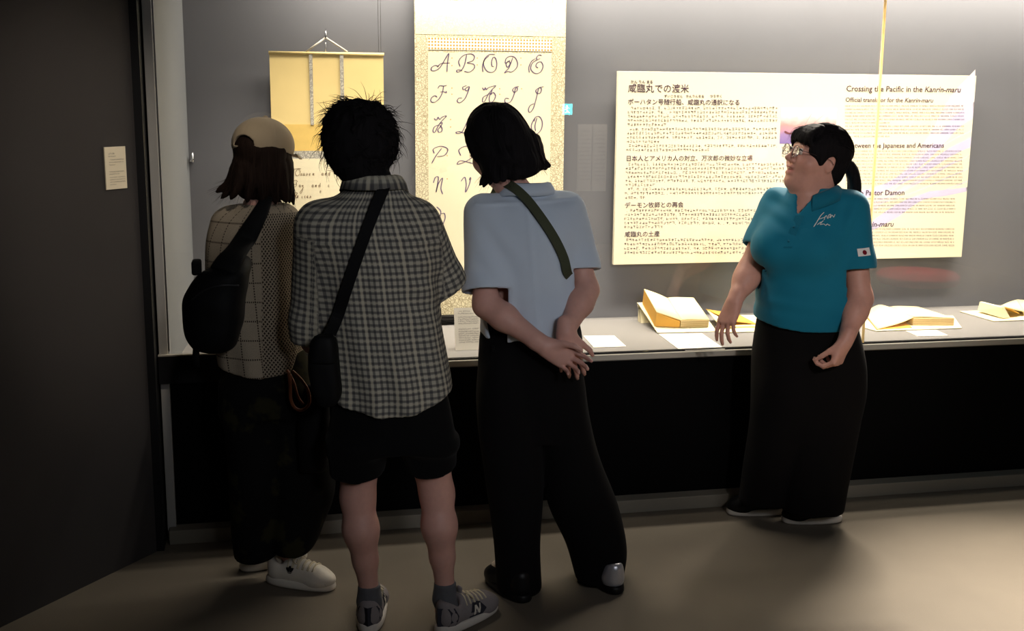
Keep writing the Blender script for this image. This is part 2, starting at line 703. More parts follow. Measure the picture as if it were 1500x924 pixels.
def glass_mat(name, tint=(1, 1, 1, 1), refl=1.0):
    t = NT(name)
    t.t.nodes.remove(t.b)
    tr = t.n('ShaderNodeBsdfTransparent')
    tr.inputs[0].default_value = tint
    gl = t.n('ShaderNodeBsdfGlossy')
    gl.inputs[0].default_value = (1, 1, 1, 1)
    gl.inputs[1].default_value = 0.0
    lw = t.n('ShaderNodeLayerWeight')
    lw.inputs[0].default_value = 0.5
    fr = t.math('MULTIPLY_ADD', t.math('POWER', lw.outputs['Facing'], 5.0), 0.96, 0.04)
    mx = t.n('ShaderNodeMixShader')
    t.l(t.math('MULTIPLY', fr, refl), mx.inputs[0])
    t.l(tr.outputs[0], mx.inputs[1])
    t.l(gl.outputs[0], mx.inputs[2])
    t.l(mx.outputs[0], t.t.nodes['Material Output'].inputs[0])
    return t.m


M_GLASS = glass_mat('case_glass', (0.985, 0.99, 0.988, 1))
M_LENS = glass_mat('lens_glass', (0.98, 0.98, 0.98, 1))
# ------------------------------------------------------------------ the room
YF, YB, ZD = 4.35, 5.10, 0.66          # glass front, back wall, deck height of the long case
ZTOP = 2.46                             # lid of the case
XL, XR = -0.375, 4.30                   # case ends


def structure(o):
    o['kind'] = 'structure'
    return o


def wall_mat(name, col, rough, var=0.06, spec=0.25):
    t = NT(name)
    f = t.noise(3.0, 5, t.obj())
    g = t.noise(160, 3, t.obj())
    t.set(t.mix(f, tuple(c * (1 - var) for c in col[:3]) + (1,), tuple(c * (1 + var) for c in col[:3]) + (1,)), rough, spec)
    t.bump(g, 0.08, 0.001)
    return t.m


M_BACK = wall_mat('grey_case_paint', lin(112, 112, 116), 0.75)
M_SIDE = wall_mat('grey_side_paint', lin(122, 124, 126), 0.7)
M_DARKW = wall_mat('charcoal_wall_paint', lin(60, 57, 57), 0.8, 0.12)
M_BLACKW = wall_mat('black_paint', lin(14, 14, 17), 0.7, 0.1)
M_DECK = wall_mat('grey_deck_cloth', lin(126, 123, 120), 0.7, 0.05)
M_NOSE = wall_mat('pale_grey_edge', lin(178, 172, 160), 0.55, 0.04)
M_CAB = wall_mat('black_cabinet', lin(7, 7, 8), 0.7, 0.1, 0.06)
M_KICK = wall_mat('grey_kick_board', lin(132, 126, 114), 0.6, 0.08)
M_CEIL = wall_mat('dark_ceiling', lin(40, 40, 42), 0.9)


def floor_mat():
    t = NT('dark_carpet_floor')
    o = t.obj()
    f = t.noise(2.2, 5, o)
    g = t.noise(420, 3, o)
    a = t.mix(f, lin(108, 99, 86), lin(130, 120, 105))
    t.set(t.mix(t.math('MULTIPLY', g, 0.5), a, lin(84, 78, 70)), 0.75, 0.25)
    t.bump(g, 0.35, 0.002)
    return t.m


M_FLOOR = floor_mat()

structure(box_ob('floor', (-4.0, -4.0, -0.1), (7.0, 5.4, 0.0), M_FLOOR))
structure(box_ob('ceiling', (-4.0, -4.0, 3.2), (7.0, 5.4, 3.3), M_CEIL))
structure(box_ob('wall_back', (-0.6, YB, 0.0), (7.0, YB + 0.1, 3.2), M_BACK))
structure(box_ob('wall_front', (-4.0, -4.1, 0.0), (7.0, -4.0, 3.2), M_DARKW))
structure(box_ob('wall_right', (7.0, -4.1, 0.0), (7.1, 5.4, 3.2), M_DARKW))
structure(box_ob('wall_far_left', (-4.1, -4.1, 0.0), (-4.0, 5.4, 3.2), M_DARKW))
structure(box_ob('wall_soffit', (-0.5, YF - 0.02, ZTOP), (7.0, YB, 3.2), M_BLACKW))

# dark partition at the left, turned to the case; black reveal between it and the glass
WD = nrm([math.cos(math.radians(52)), math.sin(math.radians(52)), 0])       # along the partition
WN = np.array([WD[1], -WD[0], 0])                                           # towards the room
WE = at(203, 300, 4.24) * np.array([1, 1, 0])                               # its end by the case
bm = bmesh.new()
w0, w1 = WE - WD * 3.6, WE
c = [w0, w1, w1 - WN * 0.12, w0 - WN * 0.12]
hexa(bm, [tuple(q) for q in c] + [tuple(q + np.array([0, 0, 3.2])) for q in c])
structure(mesh_bm('wall_left', bm, M_DARKW))
structure(box_ob('trim_1', (WE[0] - 0.004, WE[1] + 0.002, 0.0), (XL - 0.035, YB, 3.2), M_BLACKW))

# ------------------------------------------------------------------ the display case
case = thing('display_case', 'long glass-fronted museum case with grey deck on a black base', 'display case', (1.9, 4.7, 0))
box_ob('deck', (XL, YF + 0.004, ZD - 0.03), (XR, YB, ZD), M_DECK, case)
box_ob('deck_edge', (XL, YF - 0.012, ZD - 0.024), (XR, YF + 0.004, ZD - 0.001), M_NOSE, case, 0.002)
box_ob('glass_channel', (XL, YF + 0.004, ZD), (XR, YF + 0.022, ZD + 0.006), M_BLACKW, case)
box_ob('base_cabinet', (XL, YF + 0.012, 0.055), (XR, YB, ZD - 0.03), M_CAB, case)
box_ob('kick_board', (XL - 0.02, YF - 0.055, 0.0), (XR, YB, 0.055), M_KICK, case, 0.003)
bm = bmesh.new()
hexa(bm, [(XL - .03, YF + .012, ZD), (XL + .006, YF + .012, ZD), (-.312, YB, ZD), (XL - .03, YB, ZD), (XL - .03, YF + .012, ZTOP), (XL + .006, YF + .012, ZTOP), (-.312, YB, ZTOP), (XL - .03, YB, ZTOP)])
mesh_bm('side_panel', bm, M_SIDE, case)
box_ob('corner_frame', (XL - 0.028, YF - 0.01, 0.0), (XL + 0.004, YF + 0.03, ZTOP), wall_mat('brushed_frame', lin(168, 166, 162), 0.4), case, 0.002)
box_ob('corner_bead', (XL + 0.004, YF, 0.735), (XL + 0.010, YF + 0.010, ZTOP), M_METAL, case)
box_ob('low_sill', (XL - 0.03, YF - 0.03, 0.62), (0.02, YF - 0.012, 0.724), M_BLACKW, case)
box_ob('sill_bead', (XL - 0.03, YF - 0.031, 0.724), (0.02, YF - 0.010, 0.729), M_NOSE, case)
box_ob('lid', (XL, YF, ZTOP - 0.02), (XR, YB, ZTOP), M_BLACKW, case)
XJ = 2.450                                                        # joint of the two panes
box_ob('glass_pane', (XL + 0.012, YF, ZD + 0.006), (XJ - 0.003, YF + 0.010, ZTOP - 0.02), M_GLASS, case)
box_ob('glass_pane', (XJ + 0.003, YF, ZD + 0.006), (XR, YF + 0.010, ZTOP - 0.02), M_GLASS, case)
t = NT('joint_seal')
tl = t.n('ShaderNodeBsdfTranslucent')
tl.inputs[0].default_value = lin(240, 220, 176)
ms = t.n('ShaderNodeMixShader', i_0=0.7)
t.set(lin(226, 208, 168), 0.4, 0.4)
t.l(t.b.outputs[0], ms.inputs[1])
t.l(tl.outputs[0], ms.inputs[2])
t.l(ms.outputs[0], t.t.nodes['Material Output'].inputs[0])
jm = t.m
box_ob('joint_strip', (XJ - 0.003, YF - 0.001, ZD + 0.006), (XJ + 0.003, YF + 0.011, ZTOP - 0.02), jm, case)
# ------------------------------------------------------------------ figure builders
CR, CF, UP = _R0, np.array([math.sin(YAW), math.cos(YAW), 0.0]), np.array([0, 0, 1.0])   # seen-right, seen-away, up


def frame(fwd, pitch=0.0, roll=0.0):
    """rows right, forward, up; pitch > 0 looks up"""
    f = nrm(fwd)
    r = np.cross(f, UP)
    r = nrm(r)
    u = np.cross(r, f)
    p = math.radians(pitch)
    f, u = f * math.cos(p) + u * math.sin(p), u * math.cos(p) - f * math.sin(p)
    q = math.radians(roll)
    r, u = r * math.cos(q) + u * math.sin(q), u * math.cos(q) - r * math.sin(q)
    return np.array([r, f, u])


def head_prims(c, Mf, s=1.0, mouth=0.0, full=0.0):
    P = lambda x, y, z: c + (np.array([x, y, z]) * s) @ Mf
    E = lambda x, y, z, a, b, e, k=0.02, op='+': Ell(P(x, y, z), np.array([a, b, e]) * s, Mf, k * s, op)
    w = 1 + full
    o = [E(0, -.012, .03, .074, .093, .088), E(0, .025, -.02, .063 * w, .066, .076, .03), E(0, .030, -.068, .052 * w, .054, .044, .03),
         Cone(P(0, .070, -.100), P(0, .062, -.085), .018 * s, .02 * s, .02 * s), E(0, .076, .022, .046, .016, .012, .015)]
    for q in (-1, 1):
        o += [E(q * .040, .055, -.034, .030 * w, .030, .028, .02), E(q * .030, .104, .004, .015, .016, .010, .012, '-')]
    o += [Cone(P(0, .090, .006), P(0, .112, -.030), .008 * s, .0115 * s, .012 * s)]
    for q in (-1, 1):
        o += [Cone(P(q * .011, .098, -.034), P(q * .012, .094, -.036), .0075 * s, .0075 * s, .006 * s),
              E(q * .031, .084, .003, .0135, .013, .0118, .003)]
    m = mouth
    o += [E(0, .092, -.057, .023, .011, .0065, .006), E(0, .089 - m * .1, -.071 - m, .020, .011, .008, .006),
          E(0, .104, -.0635 - m / 2, .019, .016, .0015 + m * .55, .003, '-')]
    for q in (-1, 1):
        e = P(q * .073, -.012, -.008)
        o += [Ell(e, np.array([.008, .019, .031]) * s, Mf, .006 * s), Ell(P(q * .081, -.008, -.004), np.array([.005, .009, .016]) * s, Mf, .004 * s, '-')]
    if full > 0.1:
        o += [E(0, .035, -.108, .048, .045, .026, .035)]
    return o


def head_tint(c, Mf, s, mouth=0.0):
    def f(V):
        q = ((V - c) @ Mf.T) / s
        T = np.ones((len(V), 3))
        lip = (np.abs(q[:, 0]) < .024) & (q[:, 1] > .080) & (q[:, 2] > -.082 - mouth) & (q[:, 2] < -.050)
        w = np.exp(-((q[:, 2] + .064 + mouth / 2) / (.011 + mouth * .6)) ** 2) * np.exp(-(q[:, 0] / .02) ** 4) * lip
        T -= w[:, None] * np.array([.22, .5, .45])
        for sx in (-1, 1):
            ch = np.exp(-(((q[:, 0] - sx * .045) / .02) ** 2 + ((q[:, 2] + .03) / .02) ** 2)) * (q[:, 1] > .03)
            T -= ch[:, None] * np.array([.02, .12, .10])
            br = np.exp(-(((q[:, 2] - .026 - .004 * np.cos(q[:, 0] * sx * 40)) / .0045) ** 4)) * (q[:, 0] * sx > .014) * (q[:, 0] * sx < .052) * (q[:, 1] > .055)
            T -= br[:, None] * np.array([.6, .65, .65])
        return np.clip(T, .03, 1)
    return f


def limb(a, b, c, r, k=0.02):
    """upper and lower segment with a bulge: r = (root, joint, bulge, end)"""
    a, b, c = map(np.asarray, (a, b, c))
    m = b + (c - b) * 0.30
    return [Cone(a, b, r[0], r[1], k), Cone(b, m, r[1], r[2], k), Cone(m, c, r[2], r[3], k)]


def hand_prims(w, d, n, side, curls, thumb, s=1.0, spread=0.0):
    """w wrist, d towards the knuckles, n where the palm faces, side where the thumb is; curls = degrees per joint for four fingers"""
    d = nrm(d)
    n = nrm(n - d * (n @ d))
    t = nrm(np.cross(n, d))
    if t @ side < 0:
        t = -t
    o = []
    K = []
    for i in range(4):
        off = (.031 - .0205 * i)
        kn = w + d * ((.088, .091, .086, .078)[i] * s) + t * (off * s) - n * (.004 * s)
        K.append(kn)
        o.append(Cone(w + d * .012 * s + t * (off * .55 * s), kn, .0165 * s, .0115 * s, .012 * s))
    o.append(Ell(w + d * .05 * s + n * .003 * s, np.array([.036, .045, .015]) * s, np.array([t, d, n]), .012 * s))
    o.append(Cone(w - d * .03, w + d * .02 * s, .025 * s, .023 * s, .02, flat=(n, .78)))
    L = ((.042, .025, .021), (.046, .029, .022), (.043, .027, .022), (.033, .020, .019))
    R = ((.0092, .0084, .0076, .0064), (.0096, .0086, .0078, .0066), (.0092, .0082, .0074, .0064), (.0082, .0074, .0066, .0056))
    for i in range(4):
        p = K[i]
        ang = math.radians(spread * (1.5 - i))
        dd = nrm(d * math.cos(ang) + t * math.sin(ang))
        a = 0.0
        cu = curls[i] if hasattr(curls[i], '__len__') else (curls[i], curls[i] * 1.1, curls[i] * 0.7)
        for j in range(3):
            a += math.radians(cu[j])
            q = p + (dd * math.cos(a) + n * math.sin(a)) * (L[i][j] * s)
            o.append(Cone(p, q, R[i][j] * s, R[i][j + 1] * s, .0035 * s))
            p = q
    p = w + d * .022 * s + t * .020 * s + n * .006 * s
    for j, (ln, r0, r1) in enumerate(((.042, .0145, .0115), (.033, .0110, .0098), (.026, .0095, .0072))):
        v = nrm(d * thumb[j][0] + t * thumb[j][1] + n * thumb[j][2])
        q = p + v * (ln * s)
        o.append(Cone(p, q, r0 * s, r1 * s, (.014, .004, .004)[j] * s))
        p = q
    return o


def cut_end(e, d, R, keep=()):
    """removes cloth beyond point e along d, within R of the axis"""
    e, d = np.asarray(e), nrm(d)

    def f(P):
        q = P - e
        a = q @ d
        f_ = np.minimum(a, R - np.linalg.norm(q - np.outer(a, d), axis=1))
        for k in keep:                       # never bite into the trunk of the garment
            f_ = np.minimum(f_, k.d(P) - .003)
        return f_
    return f


def cut_below(xs, zs, along=CR):
    """removes cloth under a hem line given over a horizontal coordinate"""
    xs, zs = np.array(xs), np.array(zs)
    i = np.argsort(xs)
    xs, zs = xs[i], zs[i]
    return lambda P: np.interp(P @ along, xs, zs) - P[:, 2]


def hem(points, Y):
    w = [at(x, y, Y) for x, y in points]
    return cut_below([p @ CR for p in w], [p[2] for p in w])


def cloth_uv(torso, sleeves, k=None):
    """cloth coordinates: around / along the torso or the nearer sleeve"""
    def f(V):
        z = V[:, 2]
        cx, cy, ru, rv = torso.at(z)
        ang = np.arctan2((V[:, 0] - cx) * torso.u[0] + (V[:, 1] - cy) * torso.u[1], -((V[:, 0] - cx) * torso.v[0] + (V[:, 1] - cy) * torso.v[1]))
        U = np.stack([ang * 0.185, z, np.zeros(len(V))], 1)
        dt = torso.d(V)
        for a, b in sleeves:
            a, b = np.asarray(a), np.asarray(b)
            ax = nrm(b - a)
            q = V - a
            t = q @ ax
            rad = q - np.outer(t, ax)
            dist = np.linalg.norm(rad, axis=1) - 0.066
            e1 = nrm(np.cross(ax, CF))
            e2 = np.cross(ax, e1)
            an = np.arctan2(rad @ e1, -(rad @ e2))
            m = (dist < dt) & (t > 0.02)
            U[m] = np.stack([an * 0.072, -t, np.zeros(len(V))], 1)[m]
        if k is not None:
            U[:, 2] = k(V, U)
        return U
    return f


def strands(name, paths, r, mat, parent):
    """thin tapering hairs, one mesh"""
    V, Q = [], []
    for p in paths:
        p = np.asarray(p)
        n = len(p)
        b = len(V)
        for i in range(n):
            t = nrm(p[min(i + 1, n - 1)] - p[max(i - 1, 0)])
            a = nrm(np.cross(t, [0.3, 0.5, 0.8]))
            c = np.cross(t, a)
            rr = r * (1 - 0.85 * i / (n - 1))
            for q in range(3):
                w = 2.0944 * q
                V.append(p[i] + (a * math.cos(w) + c * math.sin(w)) * rr)
        for i in range(n - 1):
            for q in range(3):
                Q.append((b + 3 * i + q, b + 3 * i + (q + 1) % 3, b + 3 * i + 3 + (q + 1) % 3, b + 3 * i + 3 + q))
    o = mesh_np(name, V, Q, mat, parent)
    o['kind'] = 'stuff'
    return o


def loft_strands(lo, n, z1, z0, seed, lift=.0015, a0=0.0, a1=6.2832, wob=.10):
    """hair paths lying down a loft from its crown"""
    r = np.random.default_rng(seed)
    out = []
    for _ in range(n):
        a = r.uniform(a0, a1)
        ze = z0 + r.uniform(0, .35) * (z1 - z0)
        zs = z1 - r.uniform(0, .25) ** 1.5 * (z1 - z0)
        p, ph = [], r.uniform(-1, 1) * wob
        for k in range(9):
            t = k / 8
            z = zs + (ze - zs) * t ** 1.25
            cx, cy, ru, rv = lo.at(z)
            b = a + ph * t
            u, v = (ru + lift) * math.cos(b), (rv + lift) * math.sin(b)
            p.append(np.array([cx + u * lo.u[0] + v * lo.v[0], cy + u * lo.u[1] + v * lo.v[1], z + lift * (1 - t)]))
        out.append(p)
    return out


def bvh_of(o):
    off = world_origin(o)
    return BVHTree.FromPolygons([v.co + off for v in o.data.vertices], [tuple(p.vertices) for p in o.data.polygons])


def onto(bvh, p, n, lift=0.0008, reach=0.15):
    h = bvh.ray_cast(Vector(p) + Vector(n) * reach, -Vector(n), reach * 2)
    return (np.array(h[0]) + np.asarray(n) * lift) if h[0] is not None else np.asarray(p)


def seen(bvh, px, py, lift=0.0):
    """point of a surface under a pixel of the photograph"""
    d = Vector(nrm(ray(px, py)))
    h = bvh.ray_cast(Vector((0, 0, EYE)), d)
    return np.array(h[0] - d * lift) if h[0] is not None else at(px, py, 4.0)


def decal(name, polys, o, u, v, n, bvh, mat, parent, lift=0.0012):
    """flat printed or sewn shapes laid on a surface: polygons in (u, v) metres about o"""
    bm = bmesh.new()
    for poly in polys:
        f = bm.faces.new([bm.verts.new((a, b, 0)) for a, b in poly])
    bmesh.ops.triangulate(bm, faces=bm.faces[:])
    bmesh.ops.subdivide_edges(bm, edges=bm.edges[:], cuts=1)
    for w in bm.verts:
        w.co = Vector(onto(bvh, o + u * w.co.x + v * w.co.y, n, lift))
    return mesh_bm(name, bm, mat, parent, True)


def shoe(parent, heel, d, L, mats, kind='low', yaw_toe=0.0):
    """upper, sole, laces; heel = back of the sole on the floor, d = towards the toe"""
    d = nrm(d)
    w = np.array([d[1], -d[0], 0])
    H = np.asarray(heel, float)
    P = lambda a, b, z: H + d * a + w * b + UP * z
    up = [Cone(P(.042, 0, .045), P(.040, 0, .082), .036, .033), Cone(P(.06, 0, .052), P(L - .075, 0, .040), .040, .043, .02),
          Cone(P(.10, 0, .082), P(L - .10, 0, .052), .030, .028, .02), Ell(P(L - .062, 0, .034), (.060, .046, .034), np.array([d, w, UP]), .02),
          Cone(P(.055, 0, .12), P(.065, 0, .075), .030, .022, .012, '-')]
    s = thing_part('shoe', parent, H)
    top = sdf_ob('upper', up, .0045, mats[0], s, post=lambda Q, f: np.maximum(f, .016 - Q[:, 2]))
    yw = math.atan2(d[1], d[0])
    c = P(L / 2 - .002, 0, 0)
    sl = [Loft([(0.0, c[0], c[1], L / 2 - .003, .043), (.012, c[0], c[1], L / 2, .047), (.030, c[0], c[1], L / 2 - .004, .045)], yw, 2.5, cap=.006)]
    sdf_ob('sole', sl, .0045, mats[1], s)
    if kind != 'plain':
        b = bmesh.new()
        bv = bvh_of(top)
        for i in range(5):
            a = .105 + i * .019
            pts = [onto(bv, P(a - .006, q, .05), nrm(UP * 1.0 + w * q * 14), .001, .08) for q in (-.026, -.013, 0, .013, .026)]
            pts2 = [onto(bv, P(a + .010, -q, .05), nrm(UP * 1.0 - w * q * 14), .002, .08) for q in (-.026, -.013, 0, .013, .026)]
            tube(b, pts, .0028, 6)
            tube(b, pts2, .0028, 6)
        for q in (-1, 1):
            tube(b, spline([P(.115, 0, .098), P(.11, q * .022, .112), P(.13, q * .034, .092), P(.128, q * .012, .098)], 5), .0024, 6)
        mesh_bm('laces', b, M_LACE, s, True)
    return s, top, P


def thing_part(name, parent, loc):
    """an Empty that is a part: it only gathers its sub-parts"""
    o = bpy.data.objects.new(name, None)
    o.empty_display_size = 0.05
    link(o, parent)
    o.location = Vector(loc) - world_origin(parent)
    return o


def collar(name, mat, parent, c, rad, h, flare, open_dir=None, width=40, yaw=0.0, sub=None):
    """shirt collar: stand rising h round the neck and a fold falling outside it; open towards open_dir"""
    V, Q = [], []
    n = 40
    c = np.asarray(c, float)
    prof = [(0.0, 0.0), (0.004, h * 0.75), (0.010, h), (0.020, h * 0.92), (0.026 + flare * .5, h * 0.45), (0.028 + flare, -h * 0.15), (0.024 + flare, -h * 0.17), (0.012, h * 0.7)]
    a0 = math.atan2(open_dir[1], open_dir[0]) if open_dir is not None else 0.0
    g = math.radians(width / 2)
    for i in range(n + 1):
        a = a0 + g + (2 * math.pi - 2 * g) * i / n
        drop = 0.0
        e = min(i, n - i) / (n * 0.30)
        fr = max(0.0, 1 - e)
        for r, z in prof:
            rr = (rad[0] + r), (rad[1] + r)
            V.append(c + np.array([math.cos(a) * rr[0], math.sin(a) * rr[1], z - fr ** 2 * 0.035 - (0.02 * fr if z < 0 else 0)]))
    m = len(prof)
    for i in range(n):
        for k in range(m):
            Q.append((i * m + k, (i + 1) * m + k, (i + 1) * m + (k + 1) % m, i * m + (k + 1) % m))
    o = mesh_np(name, V, Q, mat, parent)
    return o
# ------------------------------------------------------------------ person in the plaid shirt
def plaid_person():
    Y = 3.45
    foot = atz(600, 915)
    p = thing('person', 'person with short black tousled hair in plaid shirt and black shorts, seen from behind', 'person', (foot[0], foot[1], 0))
    hc = at(527, 212, Y + .02)
    Mf = frame(CF * .95 - CR * .22, -14)
    nb = at(546, 268, Y)
    sh = [at(466, 332, Y), at(614, 328, Y)]
    el = [at(462, 498, Y + .06), at(642, 408, Y + .04)]
    wr = [at(548, 470, Y + .27), at(530, 452, Y + .30)]
    hip = [at(530, 612, Y), at(618, 612, Y)]
    kn = [at(524, 728, Y + .03), at(640, 722, Y + .02)]
    an = [at(541, 868, Y + .02), at(652, 864, Y)]
    b = head_prims(hc, Mf, .97)
    b += [Cone(nb - UP * .03, hc - UP * .05, .058, .054, .03)]
    b += [Loft([st(640, 500, 650, Y, .09), st(520, 498, 640, Y, .09), st(400, 490, 622, Y, .09), st(320, 476, 608, Y, .075), st(285, 515, 580, Y, .05)], k=.03)]
    for i in (0, 1):
        b += limb(sh[i], el[i], wr[i], (.048, .040, .041, .026), .03)
        b += hand_prims(wr[i], nrm(wr[i] - el[i]), -CF, UP, [35, 35, 35, 35], [(.6, .6, .4)] * 3, .95)
        b += [Cone(hip[i], kn[i], .078, .052, .03), Cone(kn[i], kn[i] * .68 + an[i] * .32 - CF * .014, .050, .053, .03),
              Cone(kn[i] * .68 + an[i] * .32 - CF * .014, kn[i] * .35 + an[i] * .65, .053, .040, .03), Cone(kn[i] * .35 + an[i] * .65, an[i], .038, .029, .02),
              Cone(an[i], np.array([an[i][0], an[i][1], .045]), .029, .034, .02)]
    sdf_ob('body', b, .0055, M_SKIN, p, attr={'tint': lambda V: np.ones((len(V), 3))})
    # hair: soft mass with curling locks
    hl = [Loft([st(152, 506, 546, Y + .02, .035), st(160, 490, 562, Y + .02, .075), st(176, 481, 572, Y + .02, .10), st(198, 477, 575, Y + .02, .112), st(222, 477, 573, Y + .02, .108),
                st(243, 486, 568, Y + .01, .09), st(262, 499, 575, Y, .070), st(275, 512, 578, Y - .01, .055)], k=.02, cap=.02)]
    hr = np.random.default_rng(3)
    ctr = at(527, 205, Y + .02)
    fly = []
    for i in range(150):
        a, e = hr.uniform(0, 2 * math.pi), hr.uniform(-.8, 1.25)
        if e < -.2 and math.cos(a - math.atan2(CF[1], CF[0])) > .1:
            continue
        dn = np.array([math.cos(a) * math.cos(e), math.sin(a) * math.cos(e), math.sin(e)])
        q = ctr + dn * np.array([.094, .098, .110])
        tg = nrm(np.array([0, 0, -1.0]) - dn * (-dn[2]) + np.cross(dn, hr.normal(size=3)) * .75 + 1e-3)
        pts = [q, q + tg * .032 + dn * .006, q + tg * .062 + dn * hr.uniform(-.004, .010)]
        hl += [Cone(pts[0], pts[1], .011, .008, .010), Cone(pts[1], pts[2], .008, .0025, .008)]
        for j in range(12):
            g = hr.normal(size=3) * .012
            t2 = nrm(tg + hr.normal(size=3) * .35)
            k = hr.uniform(.6, 1.3)
            fly.append(spline([q + g * .6 + dn * .002, q + t2 * .03 * k + dn * .012 + g * .7, q + t2 * .058 * k + dn * hr.uniform(-.004, .010) + g * .8], 3))
    hob = sdf_ob('hair', hl, .0045, M_HAIR, p, post=lambda P, d: d + .0015 * waves(P * np.array([1, 1, .3]), 220, 5))
    strands('loose_strands', fly, .0013, M_HAIR, hob)
    # shirt
    to = Loft([st(650, 480, 664, Y, .150), st(606, 480, 664, Y, .150), st(560, 481, 662, Y, .148), st(500, 476, 652, Y, .140), st(440, 470, 642, Y, .138), st(385, 459, 640, Y, .138), st(340, 448, 634, Y, .128),
               st(308, 462, 618, Y, .105), st(286, 492, 600, Y, .08), st(268, 512, 586, Y, .062)], k=.03)
    sd = [nrm(el[i] - sh[i]) for i in (0, 1)]
    s = [to, Cone(sh[0], sh[0] + sd[0] * .30, .070, .078, .05), Cone(sh[0] + sd[0] * .3, sh[0] + sd[0] * .5, .078, .078, .03),
         Cone(sh[1], at(646, 415, Y + .04), .068, .072, .05), Cone(at(646, 415, Y + .04), at(652, 432, Y + .045), .072, .07, .03)]
    ends = [(at(455, 497, Y + .06), nrm(sd[0] + UP * -.1)), (at(650, 426, Y + .045), nrm(sd[1] + CR * .25))]

    def fold(P):
        z = P[:, 2]
        x = (P - at(560, 400, Y)) @ CR
        lo = np.clip((1.25 - z) / .5, 0, 1)
        f = .006 * lo * np.sin(x * 62 + 2.2 * np.sin(z * 7) + 1) + .0055 * waves(P * np.array([1, 1, .5]), 30, 8)
        f += .004 * np.sin((P @ nrm(UP + CR * .6)) * 75) * np.exp(-((x - .12) / .06) ** 2) * np.exp(-((z - 1.12) / .1) ** 2)
        f += -.004 * np.exp(-((x + .005) / .012) ** 2) * (z < 1.23)                       # box pleat
        f += -.0045 * np.exp(-((z - 1.245 - .02 * np.cos(x * 8)) / .0055) ** 2) * (np.abs(x) < .19)          # yoke seam
        return f
    hm = hem([(470, 594), (500, 603), (560, 613), (610, 606), (640, 592), (668, 574)], Y - .13)
    shirt = sdf_ob('shirt', s, .0055, M_PLAID, p, post=shell(s, .011, [hm, cut_end(*ends[0], .13, [to]), cut_end(*ends[1], .13, [to]), lambda P: P[:, 2] - at(546, 266, Y)[2]], fold),
                   attr={'cuv': cloth_uv(to, [(sh[0], el[0]), (sh[1], el[1])], lambda V, U: U[:, 2])}, hollow=True)
    cb = at(548, 272, Y)
    co = collar('collar', M_PLAID, shirt, cb, (.063, .060), .036, .012, CF, 70)
    a = co.data.attributes.new('cuv', 'FLOAT_VECTOR', 'POINT')
    a.data.foreach_set('vector', np.array([[(i // 8) * .011, (i % 8) * .006, 0] for i in range(len(co.data.vertices))], np.float32).ravel())
    # shorts
    sp = [Loft([st(652, 478, 668, Y, .135), st(600, 484, 660, Y, .13), st(560, 490, 650, Y, .12)], k=.03),
          Loft([st(735, 490, 557, Y + .02, .085), st(690, 484, 562, Y + .01, .10), st(640, 480, 572, Y, .125)], k=.04),
          Loft([st(728, 608, 666, Y + .02, .085), st(685, 598, 668, Y + .01, .10), st(640, 576, 668, Y, .125)], k=.04)]
    hs = hem([(480, 713), (520, 713), (556, 706), (575, 700), (610, 708), (640, 704), (668, 694)], Y - .1)
    sdf_ob('shorts', sp, .008, M_BLACK, p, post=shell(sp, .016, [hs], lambda P: .004 * waves(P * np.array([1, 1, .4]), 30, 4)), hollow=True)
    # socks and shoes
    dirs = [nrm(CF * .98 - CR * .02), nrm(CF * .74 + CR * .64)]
    heels = [atz(539, 930), atz(641, 930)]
    for i in (0, 1):
        a2 = np.array([an[i][0], an[i][1], an[i][2]])
        sk = [Cone(a2 + UP * .035, a2 - UP * .03, .036, .037, .01), Cone(a2 - UP * .03, heels[i] + dirs[i] * .06 + UP * .05, .037, .036, .02)]
        sdf_ob('sock', sk, .005, M_SOCK, p, post=lambda P, d, t=a2: np.maximum(d + .0008 * np.sin(np.arctan2(P[:, 1] - t[1], P[:, 0] - t[0]) * 34), P[:, 2] - t[2] - .028))
        s_, top, PP = shoe(p, heels[i], dirs[i], .275, (M_GREY_S, M_WHITE_R), 'runner')
        w = np.array([dirs[i][1], -dirs[i][0], 0])
        bv = bvh_of(top)
        side = w
        for nm, polys, mat_, o_ in (('heel_counter', [[(-.055, -.03), (-.01, -.03), (.0, .0), (-.012, .028), (-.055, .032)]], M_DARK_S, PP(.055, 0, .058)),
                                    ('side_panel', [[(-.03, -.02), (.03, -.022), (.045, -.005), (.02, .024), (-.012, .026)]], M_DARK_S, PP(.135, 0, .052))):
            for q in (-1, 1):
                decal(nm, polys, o_, dirs[i], UP, side * q, bv, mat_, s_, .0012)
        N = [(-.014, -.015), (-.007, -.015), (-.007, .004), (.007, -.015), (.014, -.015), (.014, .015), (.007, .015), (.007, -.003), (-.006, .015), (-.014, .015)]
        N = [(x + y * .2, y) for x, y in N]
        for q in (-1, 1):
            decal('letter_emblem', [[(x * q, y) for x, y in N]], PP(.140, 0, .054), dirs[i] * q, UP, side * q, bv, M_WHITE_L, s_, .0032)
        bm = bmesh.new()
        tube(bm, spline([PP(.11, .0, .09), PP(.10, .0, .115), PP(.098, .004, .135)], 4), [.010] * 4 + [.012] * 4 + [.006], 8, (dirs[i], .4))
        mesh_bm('tongue', bm, M_GREY_S, s_, True)
    return p, to, Y


B_PERSON, B_TORSO, B_Y = plaid_person()


def loft_surface(lo, px, py, Ynear, out=0.0):
    """point on the camera side of a torso under a pixel"""
    Y = Ynear
    for _ in range(12):
        q = at(px, py, Y)
        e = lo.d(q[None])[0] - out
        Y += e * 0.8
    return at(px, py, Y)


